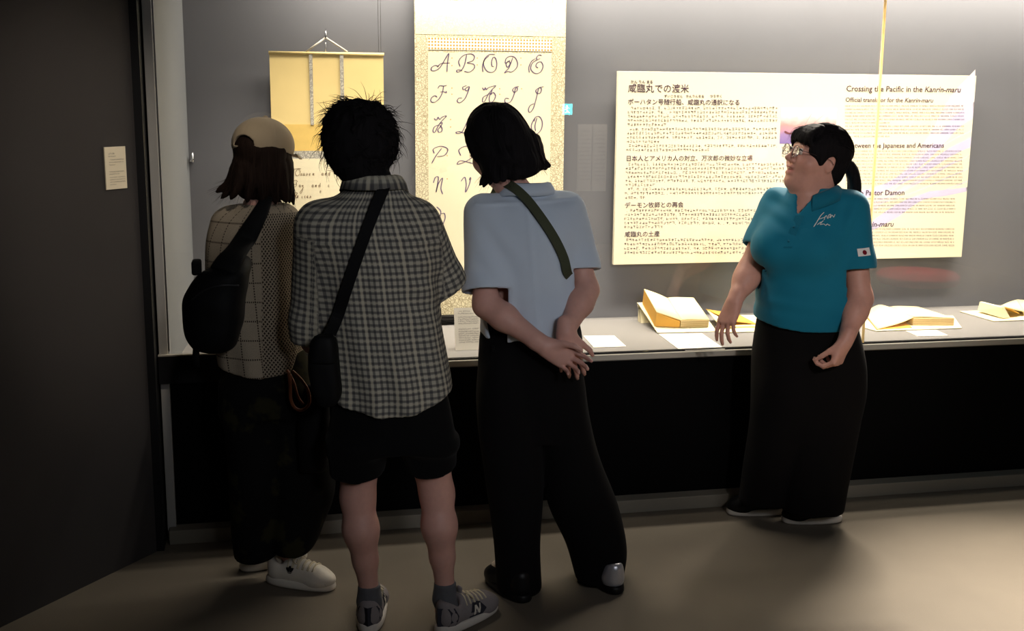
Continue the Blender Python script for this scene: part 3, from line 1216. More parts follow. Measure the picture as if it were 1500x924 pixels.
def strap_ob(name, pts, width, th, mat, parent, normals):
    bm = bmesh.new()
    pts = [Vector(q) for q in pts]
    n = len(pts)
    rows = []
    for i, q in enumerate(pts):
        t = (pts[min(i + 1, n - 1)] - pts[max(i - 1, 0)]).normalized()
        nn = Vector(normals[i])
        nn = (nn - t * nn.dot(t)).normalized()
        s = t.cross(nn)
        rows.append([bm.verts.new(q + s * (width / 2 * a) + nn * (th / 2 * b)) for a, b in ((-1, -1), (1, -1), (1, 1), (-1, 1))])
    for i in range(n - 1):
        for k in range(4):
            bm.faces.new((rows[i][k], rows[i][(k + 1) % 4], rows[i + 1][(k + 1) % 4], rows[i + 1][k]))
    bm.faces.new(rows[0][::-1])
    bm.faces.new(rows[-1])
    return mesh_bm(name, bm, mat, parent, False)


# black shoulder bag of the plaid person
def shoulder_bag():
    Y = 3.30
    base = at(482, 592, Y)
    t = thing('shoulder_bag', 'black shoulder bag at the hip of the plaid shirt, strap across the back', 'bag', base)
    pr = [Loft([st(594, 470, 492, Y, .03), st(575, 460, 500, Y, .038), st(540, 452, 497, Y, .040), st(505, 455, 494, Y, .038), st(490, 462, 490, Y, .032)], n=3.4, cap=.012)]
    sdf_ob('pouch', pr, .005, M_BAG, t, post=lambda P, d: d + .002 * waves(P, 60, 3))
    fl = [Loft([st(530, 452, 497, Y, .046), st(505, 455, 495, Y, .045), st(489, 461, 491, Y, .038)], n=3.2, cap=.008)]
    sdf_ob('flap', fl, .005, M_BAG, t, post=lambda P, d: np.maximum(d, (P - at(474, 500, Y)) @ CF + .012))
    px = [(562, 276), (556, 290), (540, 330), (522, 380), (507, 425), (494, 465), (484, 494)]
    pts = [loft_surface(B_TORSO, x, y, 3.25, .016) for x, y in px[:-1]] + [at(481, 495, Y)]
    top = pts[0]
    pts = [top + CF * .16 - UP * .05 - CR * .01, top + CF * .07 + UP * .012] + pts
    pts = spline(pts, 6)
    nn = [UP if i < 6 else (-CF * .9 + UP * .2) for i in range(len(pts))]
    strap_ob('strap', pts, .034, .004, M_STRAP, t, nn)
    bm = bmesh.new()
    for a in (-1, 1):
        q = at(481, 497, Y)
        tube(bm, [q + CR * .018 * a + UP * .01, q + CR * .018 * a - UP * .012], .003, 6)
    tube(bm, [at(481, 497, Y) + CR * .018 * a + UP * .01 for a in (-1, 1)], .003, 6)
    mesh_bm('buckle', bm, M_METAL, t, True)


shoulder_bag()


# ------------------------------------------------------------------ person in the pale blue shirt
def pale_person():
    Y = 3.68
    foot = atz(800, 872)
    p = thing('person', 'person with black bob hair in pale blue shirt, hands clasped behind the back', 'person', (foot[0], foot[1], 0))
    hc = at(726, 213, Y + .02)
    Mf = frame(CF * .70 - CR * .72, -24, 8)
    nb = at(768, 280, Y)
    sh = [at(706, 312, Y), at(832, 306, Y)]
    el = [at(712, 446, Y - .10), at(858, 425, Y - .08)]
    wr = [at(798, 507, Y - .225), at(829, 486, Y - .205)]
    hip = [at(745, 540, Y), at(812, 540, Y)]
    kn = [at(752, 690, Y), at(842, 680, Y + .02)]
    an = [at(762, 850, Y - .02), at(880, 822, Y + .02)]
    b = head_prims(hc, Mf, .94)
    b += [Cone(nb - UP * .04, hc - UP * .06, .055, .050, .03)]
    b += [Loft([st(560, 715, 840, Y, .09), st(470, 722, 828, Y, .085), st(390, 715, 828, Y, .085), st(320, 710, 828, Y, .07), st(290, 740, 800, Y, .045)], k=.03)]
    for i in (0, 1):
        b += limb(sh[i], el[i], wr[i], (.045, .039, .041, .0265), .03)
        b += [Cone(hip[i], kn[i], .075, .05, .03), Cone(kn[i], an[i], .05, .03, .03)]
    b += hand_prims(wr[0], nrm(CR * .86 - UP * .46 - CF * .05), -CF, UP - CR * .3, [(24, 22, 14), (30, 26, 16), (36, 30, 18), (42, 32, 20)], [(.75, .55, .35), (.85, .3, .3), (.95, 0, .2)], .95, 5)
    b += hand_prims(wr[1], nrm(-UP * .92 + CR * .16 - CF * .12), CF, CR, [(10, 30, 20)] * 4, [(.72, .72, .0), (.72, .62, .25), (.8, .3, .5)], .93, 5)
    sdf_ob('body', b, .0042, M_SKIN, p, attr={'tint': head_tint(hc, Mf, .94)})
    # bob hair
    yh = Y + .02
    hl = [Loft([st(149, 718, 732, yh, .02), st(151.5, 710, 742, yh, .055), st(156, 702, 750, yh, .082), st(164, 693, 759, yh, .102), st(176, 686, 768, yh, .114), st(190, 684, 776, yh, .118), st(205, 684, 782, yh, .118), st(218, 689, 787, yh, .115),
                st(232, 699, 792, yh - .01, .105), st(244, 707, 794, yh - .01, .095), st(254, 714, 785, yh - .02, .08), st(262, 717, 770, yh - .02, .055)], k=.02, cap=.012)]
    hr = np.random.default_rng(11)
    sp = []
    for x0, y0, x1, y1, x2, y2, dy in [(781, 205, 793, 236, 805, 243, -.02), (776, 200, 788, 232, 796, 246, -.05), (770, 205, 780, 238, 783, 253, -.07), (760, 205, 768, 244, 771, 258, -.08),
                                       (748, 205, 752, 248, 755, 262, -.085), (735, 205, 735, 250, 738, 264, -.08), (722, 205, 722, 250, 727, 267, -.075), (712, 200, 715, 245, 718, 270, -.06),
                                       (704, 210, 714, 250, 703, 271, -.045), (700, 215, 714, 254, 708, 273, -.02), (783, 205, 794, 238, 800, 247, .02), (690, 195, 694, 218, 699, 236, -.03)]:
        a, m, e = at(x0, y0, yh + dy * .9), at(x1, y1, yh + dy), at(x2, y2, yh + dy * 1.1)
        q = spline([a, m, e], 3)
        for i in range(len(q) - 1):
            r0, r1 = .022 * (1 - .8 * i / (len(q) - 1)), .022 * (1 - .8 * (i + 1) / (len(q) - 1))
            hl.append(Cone(q[i], q[i + 1], r0, r1, .012))
        for j in range(14):
            g = hr.normal(size=3) * .008
            sp.append(spline([a + g, m + g - CF * .012, e + g * 1.5 + UP * hr.uniform(-.008, .004)], 4))
    hob = sdf_ob('hair', hl, .0045, M_HAIR, p, post=lambda P, d: d + .0016 * waves(P * np.array([1, 1, .15]), 260, 5))
    sp += loft_strands(hl[0], 520, at(725, 150.5, yh)[2], at(730, 250, yh)[2], 5, .0012)
    strands('loose_strands', sp, .0012, M_HAIR, hob)
    # shirt
    to = Loft([st(540, 700, 852, Y, .150), st(500, 701, 853, Y, .150), st(460, 702, 852, Y, .150), st(415, 703, 846, Y, .148), st(370, 702, 842, Y, .142), st(335, 696, 846, Y, .128), st(308, 704, 838, Y, .105),
               st(288, 728, 818, Y, .078), st(272, 742, 800, Y, .060)], k=.03)
    sd = [nrm(el[i] - sh[i]) for i in (0, 1)]
    s = [to, Cone(sh[0], sh[0] + sd[0] * .30, .064, .068, .05), Cone(sh[0] + sd[0] * .25, sh[0] + sd[0] * .42, .066, .072, .03),
         Cone(sh[1], sh[1] + sd[1] * .25, .062, .056, .05), Cone(sh[1] + sd[1] * .2, sh[1] + sd[1] * .4, .056, .056, .03)]
    ends = [(at(708, 429, Y - .06), nrm(sd[0])), (at(856, 396, Y - .05), nrm(sd[1] - CR * .15))]

    def fold(P):
        z = P[:, 2]
        x = (P - at(770, 400, Y)) @ CR
        f = .006 * waves(P * np.array([1, 1, .45]), 26, 21)
        f += .006 * np.clip((1.2 - z) / .35, 0, 1) * np.sin(x * 55 + z * 9 + .8)
        f += .004 * np.sin((x * .8 + z * .6) * 80) * np.exp(-((x + .10) / .06) ** 2) * np.exp(-((z - 1.15) / .14) ** 2)
        f += -.0045 * np.exp(-((z - 1.345 - .06 * x - .1 * x * x) / .0055) ** 2) * (np.abs(x) < .17)
        f += -.003 * np.exp(-((x - .005 + .1 * (z - 1.3)) / .008) ** 2) * (z < 1.345)
        return f
    hm = hem([(698, 499), (716, 503), (722, 494), (733, 495), (738, 504), (760, 500), (790, 506), (810, 508), (826, 494), (840, 476), (858, 470)], Y - .13)
    shirt = sdf_ob('shirt', s, .0055, M_PALE, p, post=shell(s, .011, [hm, cut_end(*ends[0], .12, [to]), cut_end(*ends[1], .11, [to]), lambda P: P[:, 2] - at(768, 274, Y)[2]], fold), hollow=True)
    collar('collar', M_PALE, shirt, at(770, 281, Y + .01), (.062, .060), .034, .010, CF - CR * .5, 70)
    # wide trousers
    tr = [Loft([st(640, 716, 838, Y, .11), st(590, 701, 850, Y, .130), st(540, 700, 850, Y, .135), st(495, 703, 850, Y, .128), st(470, 708, 846, Y, .11)], k=.04),
          Loft([st(878, 729, 794, Y - .03, .11), st(800, 724, 791, Y - .01, .11), st(700, 711, 794, Y, .12), st(610, 700, 792, Y, .13), st(550, 702, 780, Y, .13), st(505, 714, 775, Y, .11)], k=.012),
          Loft([st(846, 846, 912, Y + .0, .10), st(800, 832, 916, Y + .01, .11), st(740, 806, 902, Y + .02, .115), st(680, 794, 880, Y + .02, .12), st(610, 782, 862, Y, .13), st(550, 772, 852, Y, .13), st(505, 776, 840, Y, .11)], k=.012)]
    sdf_ob('trousers', tr, .008, M_BLACK2, p, post=lambda P, d: np.maximum(d + .004 * waves(P * np.array([1, 1, .35]), 26, 14), .012 - P[:, 2]))
    for px in (722, 800):
        bm = bmesh.new()
        a = loft_surface(tr[0], px, 506, Y - .2, .006)
        tube(bm, [a, a - UP * .035], .006, 6, (-CF, .4))
        mesh_bm('belt_loop', bm, M_BLACK, p, True)
    sa, _, _ = shoe(p, atz(772, 884), nrm(-CR * .50 + CF * .80), .25, (M_BLACK_L, M_BLACK_L), 'plain')
    s2, top, PP = shoe(p, atz(906, 872), nrm(-CR * .35 + CF * .9), .25, (M_SILVER, M_BLACK_L), 'plain')
    # pale sock showing over the near shoe
    d0 = nrm(-CR * .50 + CF * .80)
    h0 = atz(772, 884)
    sdf_ob('sock', [Cone(h0 + d0 * .13 + UP * .105, h0 + d0 * .185 + UP * .062, .026, .028, .02)], .005, M_WHITE_R, p)
    return p, to, Y


C_PERSON, C_TORSO, C_Y = pale_person()


def olive_strap():
    px = [(736, 266), (752, 274), (772, 292), (795, 322), (814, 352), (826, 378), (831, 398)]
    pts = [loft_surface(C_TORSO, x, y, 3.5, .012) for x, y in px]
    q = at(846, 480, 3.72)
    t = thing('crossbody_strap', 'olive green bag strap across the back of the pale blue shirt', 'bag strap', pts[-1])
    pts = [pts[0] + CF * .12 - UP * .05 - CR * .03, pts[0] + CF * .06 - CR * .008 + UP * .004] + pts + [pts[-1] + CR * .014 - UP * .030 + CF * .045]
    pts = spline(pts, 6)
    nn = [(UP - CF * .4) if i < 12 else (-CF * .9 + CR * .2 + UP * .15) for i in range(len(pts))]
    strap_ob('webbing', pts, .030, .003, M_OLIVE, t, nn)


olive_strap()


# ------------------------------------------------------------------ person in the crochet cardigan
def cardigan_person():
    Y = 3.86
    foot = atz(420, 842)
    p = thing('person', 'person in beige cap and openwork crochet cardigan facing the left scroll', 'person', (foot[0], foot[1], 0))
    hc = at(386, 228, Y + .02)
    Mf = frame(CF * .90 + CR * .44, -6)
    nb = at(380, 290, Y)
    sh = [at(338, 326, Y + .02), at(416, 324, Y)]
    el = [at(330, 450, Y - .02), at(436, 455, Y + .02)]
    wr = [at(400, 470, Y + .22), at(462, 478, Y + .20)]
    b = head_prims(hc, Mf, .92)
    b += [Cone(nb - UP * .04, hc - UP * .06, .052, .048, .03)]
    b += [Loft([st(560, 345, 440, Y, .08), st(470, 340, 425, Y, .08), st(390, 335, 420, Y, .08), st(330, 338, 412, Y, .07), st(300, 360, 400, Y, .045)], k=.03)]
    for i in (0, 1):
        b += limb(sh[i], el[i], wr[i], (.042, .036, .037, .025), .03)
        b += hand_prims(wr[i], nrm(wr[i] - el[i]), -UP, CR, [30] * 4, [(.6, .6, .4)] * 3, .9)
    for x0, x1, x2 in ((360, 368, 372), (430, 440, 425)):
        b += [Cone(at(x0, 560, Y), at(x1, 690, Y), .07, .05, .03), Cone(at(x1, 690, Y), at(x2, 812, Y), .05, .032, .03)]
    sdf_ob('body', b, .0055, M_SKIN, p, attr={'tint': head_tint(hc, Mf, .92)})
    # shoulder-length hair below the cap
    yh = Y + .01
    hl = [Ell(at(386, 226, Y + .02) + UP * .020 - Mf[1] * .006, (.087, .100, .080), Mf, .02), Loft([st(215, 347, 424, yh, .095), st(240, 344, 424, yh, .098), st(260, 342, 424, yh, .090), st(278, 345, 424, yh, .075), st(292, 356, 418, yh - .01, .055)], k=.02, cap=.012)]
    hr = np.random.default_rng(4)
    sp = []
    for x0, y0, x1, y1, x2, y2, dy in [(350, 240, 336, 268, 317, 281, -.03), (352, 240, 340, 272, 324, 291, -.05), (356, 245, 348, 274, 338, 292, -.07), (368, 245, 366, 275, 362, 296, -.08),
                                       (382, 245, 384, 278, 384, 298, -.08), (398, 245, 402, 278, 404, 298, -.07), (410, 245, 415, 276, 420, 296, -.05), (418, 240, 422, 270, 424, 297, -.02), (420, 240, 424, 272, 430, 299, .02)]:
        a, m, e = at(x0, y0, yh + dy * .9), at(x1, y1, yh + dy), at(x2, y2, yh + dy)
        q = spline([a, m, e], 3)
        for i in range(len(q) - 1):
            k = len(q) - 1
            hl.append(Cone(q[i], q[i + 1], .022 * (1 - .8 * i / k), .022 * (1 - .8 * (i + 1) / k), .012))
        for j in range(16):
            g = hr.normal(size=3) * .009
            sp.append(spline([a + g, m + g - CF * .012, e + g * 1.6 - CR * hr.uniform(0, .008)], 4))
    hob = sdf_ob('hair', hl, .005, M_HAIR_BR, p, post=lambda P, d: d + .0018 * waves(P * np.array([1, 1, .15]), 240, 6))
    sp += loft_strands(hl[1], 260, at(385, 220, yh)[2], at(385, 288, yh)[2], 6, .0012)
    strands('loose_strands', sp, .0012, M_HAIR_BR, hob)
    # baseball cap worn level, brim to the front, strap opening at the back
    cc = at(386, 226, Y + .02)
    Mc = frame(CF * .90 + CR * .44, -8)
    cr = [Ell(cc + UP * .030, (.097, .108, .090), Mc, .01)]
    opening = cc - Mc[1] * .108 + UP * .018

    def cpost(P, d):
        d = np.maximum(d, -(d + .010))
        q = (P - cc) @ Mc.T
        d = np.maximum(d, .006 - q[:, 2])
        arch = np.maximum(np.abs(q[:, 0]) / .040, 0) ** 2 + np.maximum((q[:, 2] - .018) / .032, 0) ** 2
        hole = np.maximum((np.sqrt(arch) - 1) * .03, q[:, 1])
        hole = np.maximum(hole, .018 - q[:, 2])
        d = np.maximum(d, -hole)
        ang = np.arctan2(q[:, 0], q[:, 1])
        return d + .0012 * np.exp(-(np.sin(ang * 3) / .06) ** 2) * (q[:, 2] > .02)
    cap = sdf_ob('cap', cr, .0038, M_CAP, p, post=cpost, hollow=True)
    V, Q = [], []
    n = 18
    for i in range(n + 1):
        a = -1.05 + 2.1 * i / n
        for r, dz in ((.0, 0.0), (.5, .006), (1.0, .0)):
            ext = .050 * r * max(0.0, math.cos(a * 1.05)) ** .6
            q = np.array([math.sin(a) * (.096 + ext * .35), math.cos(a) * (.106 + ext), .010 + dz - .016 * (abs(math.sin(a)) * r)])
            for th in (0, -.003):
                V.append(cc + (q + np.array([0, 0, th])) @ Mc)
    for i in range(n):
        for k in range(2):
            a0, b0 = i * 6 + k * 2, (i + 1) * 6 + k * 2
            Q += [(a0, a0 + 2, b0 + 2, b0), (a0 + 1, b0 + 1, b0 + 3, a0 + 3)]
        Q += [(i * 6 + 4, i * 6 + 5, i * 6 + 11, i * 6 + 10)]
    mesh_np('brim', V, Q, M_CAP, cap)
    bm = bmesh.new()
    bmesh.ops.create_uvsphere(bm, u_segments=12, v_segments=8, radius=.008)
    for v in bm.verts:
        v.co.z *= .6
        v.co += Vector(cc + (np.array([0, 0, .121])) @ Mc)
    mesh_bm('cap_button', bm, M_CAP, cap, True)
    # cardigan
    to = Loft([st(575, 320, 452, Y, .150), st(545, 322, 452, Y, .150), st(500, 316, 448, Y, .150), st(450, 311, 442, Y, .145), st(400, 307, 436, Y, .138), st(355, 306, 432, Y, .128), st(325, 318, 428, Y, .108), st(306, 345, 414, Y, .078), st(296, 360, 402, Y, .055)], k=.03)
    sd = [nrm(el[i] - sh[i]) for i in (0, 1)]
    s = [to, Cone(sh[1], sh[1] + sd[1] * .28, .054, .056, .05), Cone(sh[1] + sd[1] * .28, el[1] + UP * .01, .056, .056, .03), Cone(el[1], el[1] + (wr[1] - el[1]) * .75, .056, .045, .03),
         Cone(sh[0], el[0], .055, .055, .05), Cone(el[0], el[0] + (wr[0] - el[0]) * .7, .052, .045, .03)]

    def fold(P):
        x = (P - at(390, 400, Y)) @ CR
        return .005 * waves(P * np.array([1, 1, .5]), 26, 31) + .004 * np.sin(x * 60 + P[:, 2] * 8) * np.clip((1.1 - P[:, 2]) / .3, 0, 1)
    hm = hem([(318, 545), (345, 551), (385, 553), (415, 548), (440, 538), (455, 522)], Y - .12)
    fields = cloth_uv(to, [(sh[1], el[1])])

    def cuv(V):
        U = fields(V)
        x = (V - at(398, 450, Y)) @ CR
        U[:, 2] = ((x > .0) & (V[:, 2] < 1.30)).astype(float)
        return U
    sdf_ob('cardigan', s, .0055, M_CROCHET, p, post=shell(s, .012, [hm, lambda P: P[:, 2] - at(380, 298, Y)[2]], fold), attr={'cuv': cuv}, hollow=True)
    # wide dark trousers
    tr = [Loft([st(600, 322, 478, Y, .14), st(545, 324, 460, Y, .135), st(510, 330, 450, Y, .12)], k=.04),
          Loft([st(812, 344, 408, Y + .02, .095), st(760, 340, 410, Y + .02, .105), st(680, 335, 412, Y, .12), st(600, 326, 410, Y, .13), st(560, 324, 405, Y, .13)], k=.03),
          Loft([st(804, 402, 458, Y - .02, .090), st(780, 398, 470, Y - .01, .10), st(740, 397, 486, Y, .11), st(690, 396, 490, Y, .12), st(610, 392, 478, Y, .13), st(560, 390, 462, Y, .13)], k=.03)]
    t = NT('dark_camouflage_cotton')
    f = t.noise(9, 3, t.obj())
    r = t.n('ShaderNodeValToRGB')
    t.l(f, r.inputs[0])
    r.color_ramp.elements[0].position, r.color_ramp.elements[1].position = .54, .60
    r.color_ramp.elements[0].color, r.color_ramp.elements[1].color = (.005, .005, .005, 1), (.022, .020, .008, 1)
    t.set(r.outputs[0], .9, .12)
    sdf_ob('trousers', tr, .008, t.m, p, post=lambda P, d: np.maximum(d + .006 * waves(P * np.array([1, 1, .6]), 28, 17), .02 - P[:, 2]))
    d = nrm(CR * .93 + CF * .02 - CF * .30)
    s1, top, PP = shoe(p, atz(392, 850), d, .262, (M_WHITE_L, M_WHITE_L), 'court')
    w = np.array([d[1], -d[0], 0])
    bv = bvh_of(top)
    leaf = lambda a, s_: [(math.cos(a) * q * s_ - math.sin(a) * r_ * s_, math.sin(a) * q * s_ + math.cos(a) * r_ * s_) for q, r_ in ((0, -.003), (.007, -.0062), (.013, -.0045), (.018, 0), (.013, .0045), (.007, .0062), (0, .003))]
    polys = [leaf(math.radians(a), 1.0) for a in (35, 90, 145)]
    polys += [[(-.010, -.002), (.010, -.002), (.009, -.0045), (-.009, -.0045)], [(-.008, -.006), (.008, -.006), (.006, -.0085), (-.006, -.0085)]]
    sg = 1 if (w @ -CF) > 0 else -1
    decal('leaf_emblem', polys, PP(.108, 0, .066), d, UP, w * sg, bv, M_BLACK_L, s1, .0014)
    ft = [[(-.05, -.030), (.03, -.030), (.028, -.018), (-.046, -.016)]]
    decal('toe_guard', ft, PP(L := .212, 0, .052), d, UP, w * sg, bv, M_WHITE_R, s1, .0012)
    shoe(p, atz(352, 836), nrm(CR * .8 + CF * .5), .255, (M_WHITE_L, M_WHITE_L), 'court')
    return p, to, Y


A_PERSON, A_TORSO, A_Y = cardigan_person()


def sling_bag():
    Y = 3.64
    base = at(318, 515, Y)
    t = thing('sling_bag', 'large black sling bag on the back of the crochet cardigan', 'bag', base)
    pr = [Loft([st(372, 338, 368, Y + .03, .04), st(388, 312, 366, Y + .02, .06), st(402, 290, 364, Y, .07), st(430, 271, 361, Y, .075), st(462, 267, 358, Y, .078), st(488, 271, 352, Y, .075), st(506, 281, 346, Y, .066), st(517, 294, 338, Y, .05)], n=2.5, cap=.03)]
    sdf_ob('pouch', pr, .006, M_BAG, t, post=lambda P, d: d + .003 * waves(P, 36, 9))
    px = [(392, 288), (384, 305), (372, 328), (358, 352), (344, 372), (334, 392)]
    pts = [loft_surface(A_TORSO, x, y, 3.7, .018) for x, y in px[:4]] + [at(340, 376, Y - .01), at(328, 398, Y - .04)]
    pts = [pts[0] + CF * .17 - UP * .05, pts[0] + CF * .08 + UP * .012] + pts
    pts = spline(pts, 6)
    nn = [UP if i < 7 else (-CF * .9 + UP * .25 - CR * .1) for i in range(len(pts))]
    bm = bmesh.new()
    n = len(pts)
    ws = [.016 + .030 * min(1, max(0, (i - 8) / (n - 10))) for i in range(n)]
    tube(bm, pts, ws, 10, (nn, .35))
    mesh_bm('strap', bm, M_STRAP, t, True)
    bm = bmesh.new()
    q = at(289, 392, Y)
    box(bm, tuple(q - np.array([.016, .03, .02])), tuple(q + np.array([.012, .03, .024])), .006)
    mesh_bm('grab_handle', bm, M_STRAP, t)
    bm = bmesh.new()
    tube(bm, [at(288, 500, Y), at(287, 520, Y - .01), at(288, 537, Y - .01)], .011, 8, (-CF, .4))
    mesh_bm('strap_end', bm, M_STRAP, t, True)
    bm = bmesh.new()
    pp = [loft_surface(pr[0], x, y, Y - .15, .001) for x, y in ((280, 440), (300, 425), (325, 418), (350, 418))]
    tube(bm, spline(pp, 6), .003, 6)
    mesh_bm('zip', bm, plain('dark_zip', (.03, .03, .032), .4, .4, .5), t, True)


sling_bag()


def tote_with_loop():
    """black bag held low at the side of the cardigan, brown leather loop on it"""
    Y = 3.70
    t = thing('tote_bag', 'black tote bag with brown leather loop hanging below the crochet cardigan', 'bag', at(452, 690, Y))
    pr = [Loft([st(690, 440, 478, Y, .03), st(640, 436, 484, Y, .045), st(590, 440, 482, Y, .035), st(562, 446, 478, Y, .02)], n=3, cap=.015)]
    sdf_ob('pouch', pr, .007, M_BAG, t, post=lambda P, d: d + .003 * waves(P, 40, 19))
    bm = bmesh.new()
    pts = spline([at(x, y, Y - .06) for x, y in ((423, 545), (425, 562), (426, 585), (433, 598), (444, 600), (453, 590), (451, 572), (441, 556), (428, 543))], 6)
    tube(bm, pts, .0052, 8)
    mesh_bm('leather_loop', bm, M_BROWN, t, True)
    bm = bmesh.new()
    pts = spline([at(x, y, Y - .045) for x, y in ((421, 542), (430, 560), (436, 580), (444, 592))], 6)
    tube(bm, pts, .0045, 8)
    mesh_bm('leather_tail', bm, M_BROWN, t, True)


tote_with_loop()
# ------------------------------------------------------------------ the guide
def guide():
    Y = 4.06
    foot = atz(1150, 755)
    p = thing('person', 'guide in teal polo shirt, glasses and ponytail, gesturing beside the open books', 'person', (foot[0], foot[1], 0))
    S_ = 1.06
    hc = at(1197, 232, Y)
    Mf = frame(-CR * .955 - CF * .30, 17, 4)
    nb = at(1190, 288, Y)
    sh = [at(1138, 298, Y + .09), at(1246, 306, Y - .06)]
    el = [at(1098, 398, Y + .05), at(1259, 438, Y - .14)]
    wr = [at(1076, 441, Y - .01), at(1238, 500, Y - .24)]
    b = head_prims(hc, Mf, S_, .007, .14)
    b += [Cone(nb - UP * .05, hc - UP * .07 - Mf[1] * .015, .066, .060, .035), Cone(hc - UP * .105 + Mf[1] * .045, nb + UP * .0 + Mf[1] * .03, .045, .05, .04)]
    b += [Loft([st(490, 1135, 1228, Y, .11), st(420, 1135, 1225, Y, .11), st(350, 1130, 1240, Y, .11), st(310, 1140, 1240, Y, .085), st(288, 1165, 1215, Y, .06)], k=.03)]
    g = 1.06
    for i in (0, 1):
        b += limb(sh[i], el[i], wr[i], (.044 * g, .043 * g, .041 * g, .027), .03)
    b += hand_prims(wr[0], nrm(-UP * .86 - CR * .30 - CF * .12), nrm(CF * .5 + CR * .55 - UP * .1), nrm(-CR * .8 - CF * .5), [(14, 18, 10), (16, 20, 12), (22, 24, 14), (28, 26, 16)], [(.80, .50, .30), (.9, .2, .3), (.95, .05, .25)], .98, 4)
    b += hand_prims(wr[1], nrm(-UP * .88 - CR * .36 - CF * .05), nrm(-CR * .70 + CF * .66 + UP * .3), nrm(-CR * .75 - CF * .6), [(44, 46, 26), (50, 48, 26), (54, 48, 26), (58, 48, 26)], [(.80, .35, .45), (.85, .1, .55), (.8, -.05, .6)], .98, 2)
    for x0, x1, x2, dy in ((1150, 1140, 1118, .02), (1205, 1200, 1190, -.05)):
        b += [Cone(at(x0, 500, Y), at(x1, 610, Y), .08, .055, .03), Cone(at(x1, 610, Y), at(x2, 730, Y + dy), .055, .035, .03)]
    tint = head_tint(hc, Mf, S_, .007)
    sdf_ob('body', b, .0036, M_SKIN_D, p, attr={'tint': tint})
    P = lambda x, y, z: hc + (np.array([x, y, z]) * S_) @ Mf
    for q in (-1, 1):
        bm = bmesh.new()
        bmesh.ops.create_uvsphere(bm, u_segments=14, v_segments=10, radius=.0118 * S_)
        for v in bm.verts:
            v.co += Vector(P(q * .031, .0885, .0025))
        e = mesh_bm('eye', bm, M_EYEW, p, True)
        bm = bmesh.new()
        bmesh.ops.create_uvsphere(bm, u_segments=12, v_segments=8, radius=.0062 * S_)
        for v in bm.verts:
            v.co += Vector(P(q * .031, .0955, .0030))
        mesh_bm('iris', bm, M_EYE, e, True)
        bm = bmesh.new()
        tube(bm, spline([P(q * x, y, z) for x, y, z in ((.017, .098, .003), (.025, .1025, .0095), (.034, .1015, .0105), (.046, .092, .004))], 4), .0016, 5)
        mesh_bm('eyelashes', bm, M_EYE, e, True)
    bm = bmesh.new()
    tube(bm, spline([P(x, y, -.0605) for x, y in ((-.015, .0855), (-.007, .092), (0, .094), (.007, .092), (.015, .0855))], 4), .0042, 6)
    mesh_bm('teeth', bm, M_TEETH, p, True)
    # glasses
    gl = thing_part('glasses', p, P(0, .11, 0))
    bm = bmesh.new()
    for q in (-1, 1):
        ring = [P(q * (.034 + .0235 * math.cos(a)), .116 - .006 * abs(math.cos(a)), -.003 + .0205 * math.sin(a)) for a in np.linspace(0, 2 * math.pi, 25)]
        tube(bm, ring, .0011, 6, cap=False)
        tube(bm, spline([P(q * .0575, .111, .004), P(q * .070, .098, .005), P(q * .080, .05, .004), P(q * .084, .0, .004), P(q * .084, -.02, -.008)], 4), .0010, 6)
    tube(bm, spline([P(-.0105, .115, .004), P(0, .1185, .007), P(.0105, .115, .004)], 4), .0011, 6)
    mesh_bm('rims', bm, M_LENSRIM, gl, True)
    for q in (-1, 1):
        bm = bmesh.new()
        r = [bm.verts.new(P(q * (.034 + .0230 * math.cos(a)), .1155 - .006 * abs(math.cos(a)), -.003 + .0200 * math.sin(a))) for a in np.linspace(0, 2 * math.pi, 25)[:-1]]
        r2 = [bm.verts.new(v.co + Vector(Mf[1] * -.001)) for v in r]
        bm.faces.new(r)
        bm.faces.new(r2[::-1])
        for i in range(24):
            bm.faces.new((r[i], r[(i + 1) % 24], r2[(i + 1) % 24], r2[i]))
        mesh_bm('lens', bm, M_LENS, gl, True)
    # hair: cap of hair with fringe, tied behind
    E = lambda x, y, z, a, b_, c_, k=.015, op='+': Ell(P(x, y, z), np.array([a, b_, c_]) * S_, Mf, k, op)
    hp = [E(0, -.020, .038, .086, .104, .094)]
    hp += [E(0, -.06, -.03, .062, .055, .06, .03)]
    for q in (-1, 1):
        hp += [E(q * .062, .022, .024, .026, .056, .050, .02), Cone(P(q * .076, .032, .02), P(q * .079, .028, -.022), .013, .005, .012)]
    hp += [E(0, .102, -.034, .062, .070, .066, .012, '-'), E(.06, .076, -.056, .060, .052, .056, .01, '-'), E(-.06, .076, -.056, .060, .052, .056, .01, '-')]
    for q in (-1, 1):
        hp += [Ell(P(q * .082, -.012, -.018), np.array([.03, .024, .038]) * S_, Mf, .008, '-')]
    hr = np.random.default_rng(8)
    sp = []
    for i in range(15):                                                      # fringe locks
        x = -.060 + .120 * i / 14
        q = [P(x * .55, .045, .100), P(x * .9, .086, .066), P(x * 1.05 + hr.normal() * .003, .100 - abs(x) * .32, .034 + hr.normal() * .003)]
        q = spline(q, 3)
        for j in range(len(q) - 1):
            k = len(q) - 1
            hp.append(Cone(q[j], q[j + 1], 0.010 * (1 - .7 * j / k), .010 * (1 - .7 * (j + 1) / k), .010))
        for j in range(6):
            g_ = hr.normal(size=3) * .004
            sp.append([w + g_ * (1 + .25 * n_) + Mf[1] * .004 for n_, w in enumerate(q)])
    hob = sdf_ob('hair', hp, .0045, M_HAIR, p, post=lambda V, d: d + .0013 * waves((V - hc) @ Mf.T * np.array([1, .25, .5]), 330, 5))
    tie = at(1243, 243, Y + .02)
    for (a, c, e) in [((1230, 232), (1240, 240), (1243, 244))]:
        pass
    pony = [Cone(at(1226, 236, Y + .02), tie, .034, .017, .02)]
